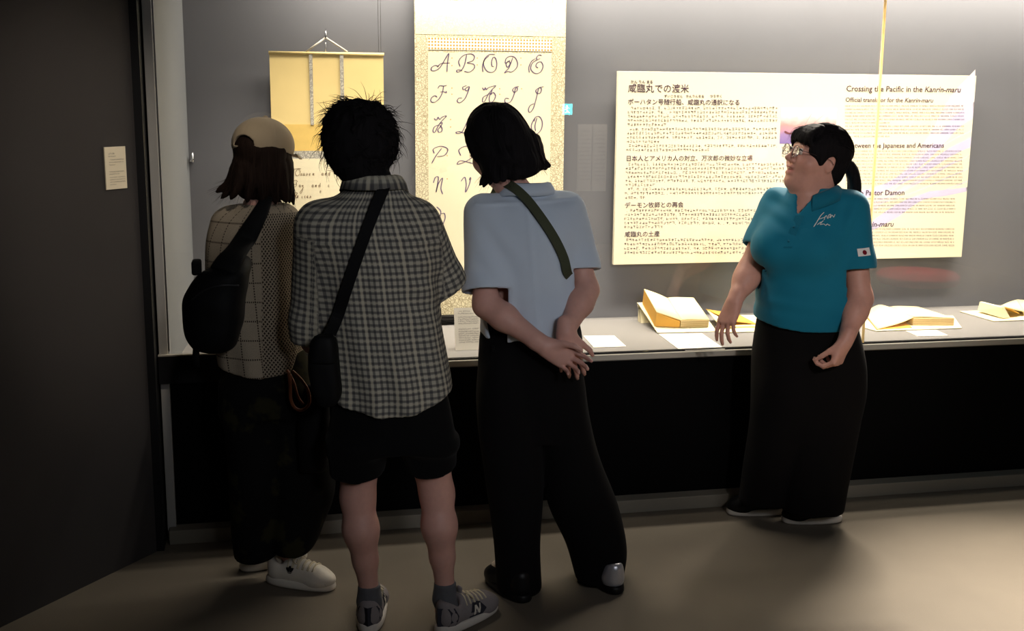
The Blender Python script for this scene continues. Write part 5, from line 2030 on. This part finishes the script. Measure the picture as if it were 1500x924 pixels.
text_rows('body_text', [(1145, 1160, 217.5), (1145, 1160, 222), (1145, 1160, 226.5), (1145, 1160, 231)], fp_, 3.6, INK_G, bd)
# printed waves sweeping up to the right
LAV = plain('lavender_print', lin(208, 200, 226), .7, .2, var=.06, scale=20, bump=0)
LAV2 = plain('pale_lavender_print', lin(224, 214, 216), .7, .2, var=.05, scale=20, bump=0)


def swoosh(name, pts, ws, mat, lift):
    P = spline([at(x, y, YP) for x, y in pts], 8)
    W_ = np.interp(np.linspace(0, 1, len(P)), np.linspace(0, 1, len(ws)), ws)
    V, Q = [], []
    for i, p_ in enumerate(P):
        t = nrm(P[min(i + 1, len(P) - 1)] - P[max(i - 1, 0)])
        n_ = np.array([-t[2], 0, t[0]])
        for s in (-1, 1):
            v = p_ + n_ * s * W_[i] / 2
            v[0] = min(v[0], bx1 - .001)
            v[1] = YP - lift
            V.append(v)
        if i:
            Q.append((2 * i - 2, 2 * i - 1, 2 * i + 1, 2 * i))
    return mesh_np(name, V, Q, mat, bd, False)


swoosh('printed_wave', [(1440, 122), (1405, 150), (1368, 200), (1330, 250), (1290, 290), (1262, 318)], [.16, .11, .05, .035, .05, .06], LAV2, .00012)
swoosh('printed_wave', [(1438, 155), (1400, 180), (1362, 225), (1318, 262), (1270, 285), (1236, 300)], [.07, .06, .035, .03, .03, .02], LAV, .00016)
swoosh('printed_wave', [(1428, 205), (1392, 222), (1350, 250), (1300, 272), (1258, 284)], [.05, .045, .03, .03, .02], LAV, .0002)
swoosh('printed_wave', [(1424, 276), (1388, 282), (1350, 288), (1312, 310), (1286, 326), (1272, 336)], [.018, .03, .035, .06, .05, .02], LAV, .0002)
swoosh('printed_wave', [(1400, 236), (1350, 262), (1300, 290), (1276, 300)], [.01, .03, .03, .01], LAV2, .00024)
for i in range(9):
    swoosh('printed_ripple', [(1426, 190 + i * 9), (1390, 208 + i * 8.5), (1350, 238 + i * 6.5), (1310, 268 + i * 4), (1280, 288 + i * 2)], [.003, .004, .004, .003, .001], M_PANEL if i % 2 else LAV, .00028)
# the picture of a ship at sea
t = NT('ship_picture_print')
x, y, z = t.sep(t.obj())
tc = t.n('ShaderNodeTexCoord')
gx, gy, gz = t.sep(tc.outputs['Generated'])
r = t.n('ShaderNodeValToRGB')
t.l(t.math('ADD', gz, t.math('MULTIPLY', t.math('SUBTRACT', t.noise(26, 4, t.obj()), .5), .35)), r.inputs[0])
for e, (ps, c) in zip([r.color_ramp.elements[0], r.color_ramp.elements[1], r.color_ramp.elements.new(.25), r.color_ramp.elements.new(.5)],
                      ((0.0, lin(128, 110, 170)), (1.0, lin(206, 142, 130)), (.25, lin(156, 128, 176)), (.5, lin(208, 152, 146)))):
    e.position, e.color = ps, c
t.set(r.outputs[0], .6, .25)
slab('picture', 1144.5, 158, 1223, 210.5, YP - .0006, .0006, t.m, bd)
pen('ship_hull', [[(1149, 192.5), (1156, 195.5), (1165, 194.5)]], plain('brown_print', lin(120, 70, 74), .7, .2), bd, .006, YP - .0008)
pen('ship_mast', [[(1176, 188), (1191, 163)], [(1186, 186), (1209, 166)]], plain('pink_print', lin(200, 128, 128), .7, .2), bd, .0014, YP - .0008)


# --- cards on the deck
def flat_card(name, label, px4, rows, th=.003):
    """card lying on the deck; px4 = its corners back-left, back-right, front-right, front-left"""
    c = [atz(x, y, ZD + th) for x, y in px4]
    bl, br, fr, fl = c
    ctr = sum(c) / 4
    k = thing(name, label, 'label card', (ctr[0], ctr[1], ZD))
    bm = bmesh.new()
    hexa(bm, [tuple(q_ * np.array([1, 1, 0]) + np.array([0, 0, ZD + .0005])) for q_ in (fl, fr, br, bl)] + [tuple(q_) for q_ in (fl, fr, br, bl)])
    mesh_bm('card', bm, M_CARD, k)
    fn = lambda x, y: (bl * (1 - x) + br * x) * (1 - y) + (fl * (1 - x) + fr * x) * y + np.array([0, 0, .0004])
    text_rows('printed_text', rows, fn, .055, INK_G, k)
    return k


R5 = [(.12, .6, .18)] + [(.12, .9, .34 + i * .12) for i in range(5)]
flat_card('label_card', 'large white text card lying in front of the thick open book', [(965, 489), (1028, 488), (1062, 511), (997, 513)], [(.1, .5, .14)] + [(.1, .92, .26 + i * .09) for i in range(7)])
flat_card('label_card', 'white text card lying between the pale blue shirt and the books', [(855, 491.8), (899.7, 491.2), (917.3, 507), (869.8, 508.4)], R5)
flat_card('label_card', 'white card on the deck mostly hidden behind the pale blue shirt', [(790, 492.5), (834, 492), (851, 506.5), (804, 508)], R5)
flat_card('label_card', 'small white card lying below the right-hand open book', [(1327, 484.4), (1371, 483), (1389, 491), (1345, 492)], R5)


def standing_card(label, px0, px1, pyt, pyb, Yb_, rows):
    a, b = atz(px0, pyb, ZD), atz(px1, pyb, ZD)
    Y = (a[1] + b[1]) / 2
    top = at(px0, pyt, Y + .045)[2]
    k = thing('label_stand', label, 'label card', ((a[0] + b[0]) / 2, Y, ZD))
    lo_l, lo_r = np.array([a[0], Y, ZD + .001]), np.array([b[0], Y, ZD + .001])
    hi_l, hi_r = np.array([a[0], Y + .045, top]), np.array([b[0], Y + .045, top])
    off = nrm(np.cross(hi_l - lo_l, lo_r - lo_l))
    off = off if off[1] > 0 else -off
    bm = bmesh.new()
    hexa(bm, [tuple(v) for v in (lo_l, lo_r, lo_r + off * .004, lo_l + off * .004, hi_l, hi_r, hi_r + off * .004, hi_l + off * .004)])
    mesh_bm('card', bm, M_CARD, k)
    bm = bmesh.new()
    m0, m1 = (lo_l + lo_r) / 2, (hi_l + hi_r) / 2
    hexa(bm, [tuple(m0 + np.array(v)) for v in ((-.02, .012, 0), (.02, .012, 0), (.02, .09, 0), (-.02, .09, 0), (-.02, .035, .1), (.02, .035, .1), (.02, .04, .1), (-.02, .04, .1))])
    mesh_bm('prop', bm, M_CARD, k)
    fn = lambda x, y: lo_l + (lo_r - lo_l) * x + (hi_l - lo_l) * (1 - y) - off * .0006
    text_rows('printed_text', rows, fn, .036, INK_G, k)


RS = [(.14, .62, .10), (.14, .9, .155)] + [(.14, .9, .24 + i * .05) for i in range(4)] + [(.14, .9, .52)] + [(.14, .9, .58 + i * .05) for i in range(6)]
standing_card('white card propped upright on the deck beside the pale blue shirt', 667, 706, 451, 513, 4.52, RS)
standing_card('white card propped upright between the cardigan and the plaid shirt', 441, 476, 455, 512, 4.52, RS)


# --- open books
class Slope:
    """a board on the deck rising towards the wall"""
    def __init__(s, y0, z0, rise):
        s.o = np.array([0, y0, z0])
        s.n = nrm([0, -rise, 1])

    def px(s, x, y, h=0.0):
        d = ray(x, y)
        e = np.array([0, 0, EYE])
        k = ((s.o + s.n * h - e) @ s.n) / (d @ s.n)
        return e + d * k

    def under(s, p_, h=0.0):
        return p_ - s.n * ((p_ - s.o) @ s.n - h)


def prism(name, top, sl, h0, mat, parent):
    """solid from a ring of top points down to offset h0 over the slope"""
    bm = bmesh.new()
    t_ = [bm.verts.new(tuple(p_)) for p_ in top]
    b_ = [bm.verts.new(tuple(sl.under(p_, h0))) for p_ in top]
    n = len(top)
    bm.faces.new(t_)
    bm.faces.new(b_[::-1])
    for i in range(n):
        bm.faces.new((t_[i], b_[i], b_[(i + 1) % n], t_[(i + 1) % n]))
    bmesh.ops.triangulate(bm, faces=[f for f in bm.faces if len(f.verts) > 4])
    return mesh_bm(name, bm, mat, parent)


def leaf(name, front, back, thick, sl, mat, parent):
    """a curved leaf between a front and a back edge (lists of points)"""
    f, b = spline(front, 5), spline(back, 5)
    n = len(f)
    V = list(f) + list(b) + [p_ - sl.n * thick for p_ in f] + [p_ - sl.n * thick for p_ in b]
    Q = []
    for i in range(n - 1):
        Q += [(i, i + 1, n + i + 1, n + i), (2 * n + i, 3 * n + i, 3 * n + i + 1, 2 * n + i + 1), (i, 2 * n + i, 2 * n + i + 1, i + 1), (n + i, n + i + 1, 3 * n + i + 1, 3 * n + i)]
    Q += [(0, n, 3 * n, 2 * n), (n - 1, 3 * n - 1, 4 * n - 1, 2 * n - 1)]
    return mesh_np(name, V, Q, mat, parent, False)


def page_lines(parent, a, b, c, d, sl, n=12):
    fn = lambda x, y: (a * (1 - x) + b * x) * (1 - y) + (d * (1 - x) + c * x) * y + sl.n * .0007
    text_rows('page_text', [(.12, .90, .12 + i * .80 / n) for i in range(n)], fn, .028, plain('faded_ink', lin(190, 168, 120), .8, .1, bump=0), parent, True)


sl = Slope(4.709, ZD + .003, .27)
k = thing('open_book', 'thick open book tilted on an ochre support, left of the guide', 'book', tuple(sl.px(1000, 480)))
bl, fl, fr = sl.px(934, 444), sl.px(963, 488), sl.px(1050, 486)
br = fr + (bl - fl)
prism('mount_board', [bl + sl.n * .003, fl + sl.n * .003, fr + sl.n * .003, br + sl.n * .003], sl, 0, M_MATB, k)
bm = bmesh.new()
for a_, b_ in ((bl, br),):
    w_ = [bl * 1, br * 1]
    hexa(bm, [tuple(v) for v in (np.array([bl[0], bl[1] - .06, ZD]), np.array([br[0], br[1] - .06, ZD]), np.array([br[0], br[1] - .01, ZD]), np.array([bl[0], bl[1] - .01, ZD]),
                                 sl.under(np.array([bl[0], bl[1] - .06, 1.0]), -.001), sl.under(np.array([br[0], br[1] - .06, 1.0]), -.001), np.array([br[0], br[1] - .012, br[2] - .004]), np.array([bl[0], bl[1] - .012, bl[2] - .004]))])
mesh_bm('rear_prop', bm, M_MATB, k)
F1, F2, B1, B2 = sl.px(998, 469, .040), sl.px(1039, 468, .040), sl.px(978, 437, .040), sl.px(1016, 436, .040)
prism('page_block', [B1, F1, F2, B2], sl, .004, M_PAGE, k)
LF, LB = sl.px(962, 456, .078), sl.px(943.6, 423, .078)
prism('support_wedge', [LB - sl.n * .006, LF - sl.n * .006, F1 - sl.n * .006 - CR * .004, B1 - sl.n * .006 - CR * .004], sl, .004, M_OCHRE, k)
leaf('left_leaves', [LF, (LF * .5 + F1 * .5) + sl.n * .003, F1 + sl.n * .004], [LB, (LB * .45 + B1 * .55) + sl.n * .004, B1 + sl.n * .002], .006, sl, M_PAGE, k)
leaf('top_leaf', [F1 + sl.n * .004, F1 * .7 + F2 * .3 + sl.n * .005, F2 + sl.n * .001], [B1 + sl.n * .004, B1 * .7 + B2 * .3 + sl.n * .006, B2 + sl.n * .001], .002, sl, M_PAGE, k)
page_lines(k, B1, B2, F2, F1, Slope(4.709, ZD + .003, .27))
page_lines(k, LB, B1, F1, LF, sl)
edge = plain('book_edge', lin(150, 110, 62), .8, .15, var=.2, scale=60)
bm = bmesh.new()
for i in range(6):
    h = .008 + i * .005
    a_, b_ = sl.under(F1, h) - CF * .0006, sl.under(F2, h) - CF * .0006
    tube(bm, [a_, b_], .0007, 4)
e = mesh_bm('page_edges', bm, edge, k)
e['kind'] = 'stuff'

sl = Slope(4.5, ZD + .002, 0.0)
k = thing('open_booklet', 'thin open booklet with ochre cover, behind the hand of the guide', 'booklet', tuple(sl.px(1085, 480)))
prism('mount_board', [sl.px(*c_, .003) for c_ in ((1060, 462), (1052, 486.5), (1120, 485), (1128, 461))], sl, 0, M_MATB, k)
prism('lower_leaves', [sl.px(*c_, .012) for c_ in ((1066, 464), (1068, 478), (1118, 477), (1120, 464))], sl, .003, M_PAGE, k)
leaf('ochre_cover', [at(1074, 470, 4.76), at(1092, 472, 4.76), at(1110, 475, 4.76)], [at(1034, 452.5, 4.95), at(1058, 456, 4.95), at(1082, 460, 4.95)], .003, sl, M_OCHRE, k)
leaf('pale_leaf', [at(1050, 471, 4.72), at(1062, 472, 4.72), at(1076, 472, 4.72)], [at(1036, 454, 4.93), at(1050, 460, 4.93), at(1062, 463, 4.93)], .003, sl, M_PAGE, k)

k = thing('open_book', 'open book with a curling left page, right of the guide', 'book', tuple(sl.px(1330, 482)))
prism('mount_board', [sl.px(*c_, .003) for c_ in ((1262, 462), (1264, 479), (1284, 484.3), (1409, 480), (1396, 462))], sl, 0, M_MATB, k)
F1, F2, B1, B2 = sl.px(1338, 465, .040), sl.px(1398, 466, .038), sl.px(1303, 450, .040), sl.px(1344, 449, .038)
prism('page_block', [B1, F1, F2, B2], sl, .004, M_PAGE, k)
LF, LB = sl.px(1285, 481.5, .008), sl.px(1266, 460, .010)
leaf('left_leaves', [F1 + sl.n * .003, F1 * .62 + LF * .38 - sl.n * .004, LF], [B1 + sl.n * .003, sl.px(1286, 446.5, .046), LB + sl.n * .008], .004, sl, M_PAGE, k)
leaf('top_leaf', [F1 + sl.n * .004, F1 * .7 + F2 * .3 + sl.n * .006, F2 + sl.n * .001], [B1 + sl.n * .003, B1 * .7 + B2 * .3 + sl.n * .006, B2 + sl.n * .001], .002, sl, M_PAGE, k)
prism('left_cover', [sl.px(*c_, .006) for c_ in ((1268, 462), (1284, 482), (1336, 479), (1310, 460))], sl, .003, M_OCHRE, k)
page_lines(k, B1, B2, F2, F1, sl)
bm = bmesh.new()
for i in range(6):
    h = .008 + i * .005
    tube(bm, [sl.under(F1, h) - CF * .0006, sl.under(F2, h) - CF * .0006], .0007, 4)
e = mesh_bm('page_edges', bm, edge, k)
e['kind'] = 'stuff'

k = thing('open_book', 'open book propped on a cream stand at the right edge of the deck', 'book', tuple(sl.px(1475, 462)))
prism('mount_board', [sl.px(*c_, .003) for c_ in ((1406, 455.6), (1456, 470), (1545, 467), (1500, 452))], sl, 0, M_MATB, k)
a_, b_, c_, d_ = at(1435, 442, 4.90), at(1467, 450, 4.74), at(1469, 466, 4.73), at(1432, 455, 4.90)
bm = bmesh.new()
e1 = np.array([.045, .01, 0])
hexa(bm, [tuple(v) for v in (c_, c_ + e1, d_ + e1, d_, b_, b_ + e1 * .4, a_ + e1 * .4, a_)])
mesh_bm('stand_block', bm, M_MATB, k)
leaf('ochre_cover', [b_ + e1 * .3, b_ + e1 * 1.3 - UP * .012, b_ + e1 * 2.6 - UP * .036], [a_ + e1 * .3 - UP * .01, a_ + e1 * 1.3 - UP * .02, a_ + e1 * 2.8 - UP * .04], .003, sl, M_OCHRE, k)
leaf('left_leaves', [at(1470, 448, 4.78), at(1485, 452, 4.78), at(1500, 455, 4.78)], [at(1466, 447.5, 4.90), at(1478, 442, 4.95), at(1490, 438.5, 4.98)], .006, sl, M_PAGE, k)
leaf('right_leaves', [at(1500, 455, 4.78), at(1512, 451, 4.78), at(1530, 456, 4.78)], [at(1490, 438.5, 4.98), at(1506, 440, 4.98), at(1522, 446, 4.98)], .020, sl, M_PAGE, k)

# --- fittings
k = thing('picture_hook', 'small polished steel knob in the left back corner of the case', 'knob', tuple(at(281, 230, 5.08)))
bm = bmesh.new()
o_ = at(281.5, 232, 5.09)
tube(bm, [o_ + np.array([0, .01, 0]), o_ - np.array([0, .03, 0])], [.009, .009], 12)
mesh_bm('stem', bm, M_METAL, k, True)
bm = bmesh.new()
tube(bm, [at(282, 223, 5.05), at(281.5, 232, 5.05), at(281, 237, 5.05)], [.005, .006, .012], 12)
mesh_bm('hook', bm, M_METAL, k, True)

# --- caption on the dark partition
def on_wall(px, py, lift=0.0):
    d = ray(px, py)
    e = np.array([0, 0, EYE])
    return e + d * (((WE + WN * lift - e) @ WN) / (d @ WN))


c4 = [on_wall(152.5, 214.3, .004), on_wall(183.3, 215.3, .004), on_wall(186.6, 275.2, .004), on_wall(156.4, 278.2, .004)]
w_ = (c4[1] + c4[2] - c4[0] - c4[3]) / 2
w_[2] = 0
ctr = sum(c4) / 4
hh = ((c4[0] + c4[1]) - (c4[2] + c4[3]))[2] / 2
k = thing('wall_label', 'small cream caption card on the dark wall at the left', 'label card', tuple(ctr - UP * hh / 2))
bm = bmesh.new()
cs = [ctr - w_ / 2 - UP * hh / 2, ctr + w_ / 2 - UP * hh / 2]
hexa(bm, [tuple(v) for v in (cs[0], cs[1], cs[1] - WN * .0038, cs[0] - WN * .0038, cs[0] + UP * hh, cs[1] + UP * hh, cs[1] + UP * hh - WN * .0038, cs[0] + UP * hh - WN * .0038)])
mesh_bm('card', bm, plain('cream_card', lin(238, 226, 200), .7, .2, var=.02), k)
fn = lambda x, y: cs[0] + w_ * x + UP * (hh * (1 - y)) + WN * .0005
text_rows('printed_heading', [(.18, .42, .18)], fn, .045, INK_P, k)
text_rows('printed_text', [(.16, .5, .235), (.22, .88, .315), (.18, .88, .375), (.18, .46, .435), (.18, .88, .60), (.18, .64, .655), (.18, .9, .73), (.18, .9, .785), (.18, .9, .84), (.18, .46, .90)], fn, .026, INK_G, k)

# ------------------------------------------------------------------ the room behind the camera, seen only as faint reflections in the glass
k = thing('exit_sign', 'small lit teal exit sign on the wall behind the viewer', 'sign', (3.3, -3.98, 1.5))
g = at(831.5, 160, YF)
far = np.array([0, 0, EYE]) + (g - np.array([0, 0, EYE])) * ((2 * YF + 3.97) / YF)
ex = np.array([far[0], -3.97, far[2]])
k.location = Vector(ex) - Vector((0, 0, .055))
box_ob('casing', (ex[0] - .06, -4.0, ex[2] - .065), (ex[0] + .06, -3.972, ex[2] + .065), M_CARD, k)
t = NT('lit_teal_sign')
t.set((0, 0, 0, 1))
t.b.inputs['Emission Color'].default_value = (.05, .72, .74, 1)
t.b.inputs['Emission Strength'].default_value = 16
box_ob('face', (ex[0] - .055, -3.972, ex[2] - .06), (ex[0] + .055, -3.968, ex[2] + .06), t.m, k)
t = NT('lit_white_figure')
t.set((0, 0, 0, 1))
t.b.inputs['Emission Color'].default_value = (.9, 1, 1, 1)
t.b.inputs['Emission Strength'].default_value = 20
bm = bmesh.new()
for s_ in ([(-.02, .012), (.0, .02), (.012, .0), (.0, -.02), (.022, -.04)], [(.012, .0), (.03, .0)], [(.0, .022), (.022, .018)], [(.0, -.018), (-.022, -.04)]):
    tube(bm, [(ex[0] - a, -3.966, ex[2] + b) for a, b in s_], .005, 6)
bmesh.ops.create_uvsphere(bm, u_segments=8, v_segments=6, radius=.008, matrix=Matrix.Translation((ex[0] - .008, -3.966, ex[2] + .036)))
mesh_bm('running_figure', bm, t.m, k)
PALE = plain('pale_wall_poster', lin(225, 218, 205), .7, .2, var=.03, bump=0)
for px0, px1, which in ((848, 866, 'left'), (870, 888, 'right')):
    a, b = [np.array([0, 0, EYE]) + (at(x, y, YF) - np.array([0, 0, EYE])) * ((2 * YF + 3.95) / YF) for x, y in ((px0, 182), (px1, 280))]
    k = thing('wall_poster', which + ' of two pale posters mirrored faintly in the glass beside the text panel', 'poster', (a[0], -3.97, b[2]), 'posters behind the viewer')
    box_ob('sheet', (a[0], -3.99, b[2]), (b[0], -3.96, a[2]), PALE, k)
    cx, cz = (a[0] + b[0]) / 2, (a[2] + b[2]) / 2
    text_rows('printed_text', [(.1, .9, .12 + i * .06) for i in range(13)], lambda x, y: np.array([b[0] + (a[0] - b[0]) * x, -3.958, a[2] + (b[2] - a[2]) * y]), .03, INK_G, k)
    spot_light('poster_spot', (cx, -3.5, 3.1), (cx, -3.95, cz + .25), 260, (1.0, .9, .78), 22, .8, .03)
a = np.array([0, 0, EYE]) + (at(1345, 408, YF) - np.array([0, 0, EYE])) * ((2 * YF - .6) / YF)
k = thing('round_bench', 'low round red bench in the room behind the viewer', 'bench', (a[0], .6, 0))
RED = plain('red_felt', lin(190, 30, 52), .8, .2, var=.05)
bm = bmesh.new()
bmesh.ops.create_cone(bm, cap_ends=True, segments=40, radius1=.31, radius2=.31, depth=.09, matrix=Matrix.Translation((a[0], .6, max(.3, a[2]))))
bmesh.ops.bevel(bm, geom=[e for e in bm.edges if len(e.link_faces) == 2 and e.calc_face_angle() > 1], offset=.02, segments=2, affect='EDGES')
mesh_bm('seat', bm, RED, k, True)
bm = bmesh.new()
bmesh.ops.create_cone(bm, cap_ends=True, segments=28, radius1=.20, radius2=.23, depth=max(.3, a[2]) - .045, matrix=Matrix.Translation((a[0], .6, (max(.3, a[2]) - .045) / 2)))
mesh_bm('base', bm, M_ROLLER, k, True)
spot_light('bench_spot', (a[0], .4, 3.1), (a[0], .6, .4), 900, (1.0, .85, .8), 24, .6, .03)
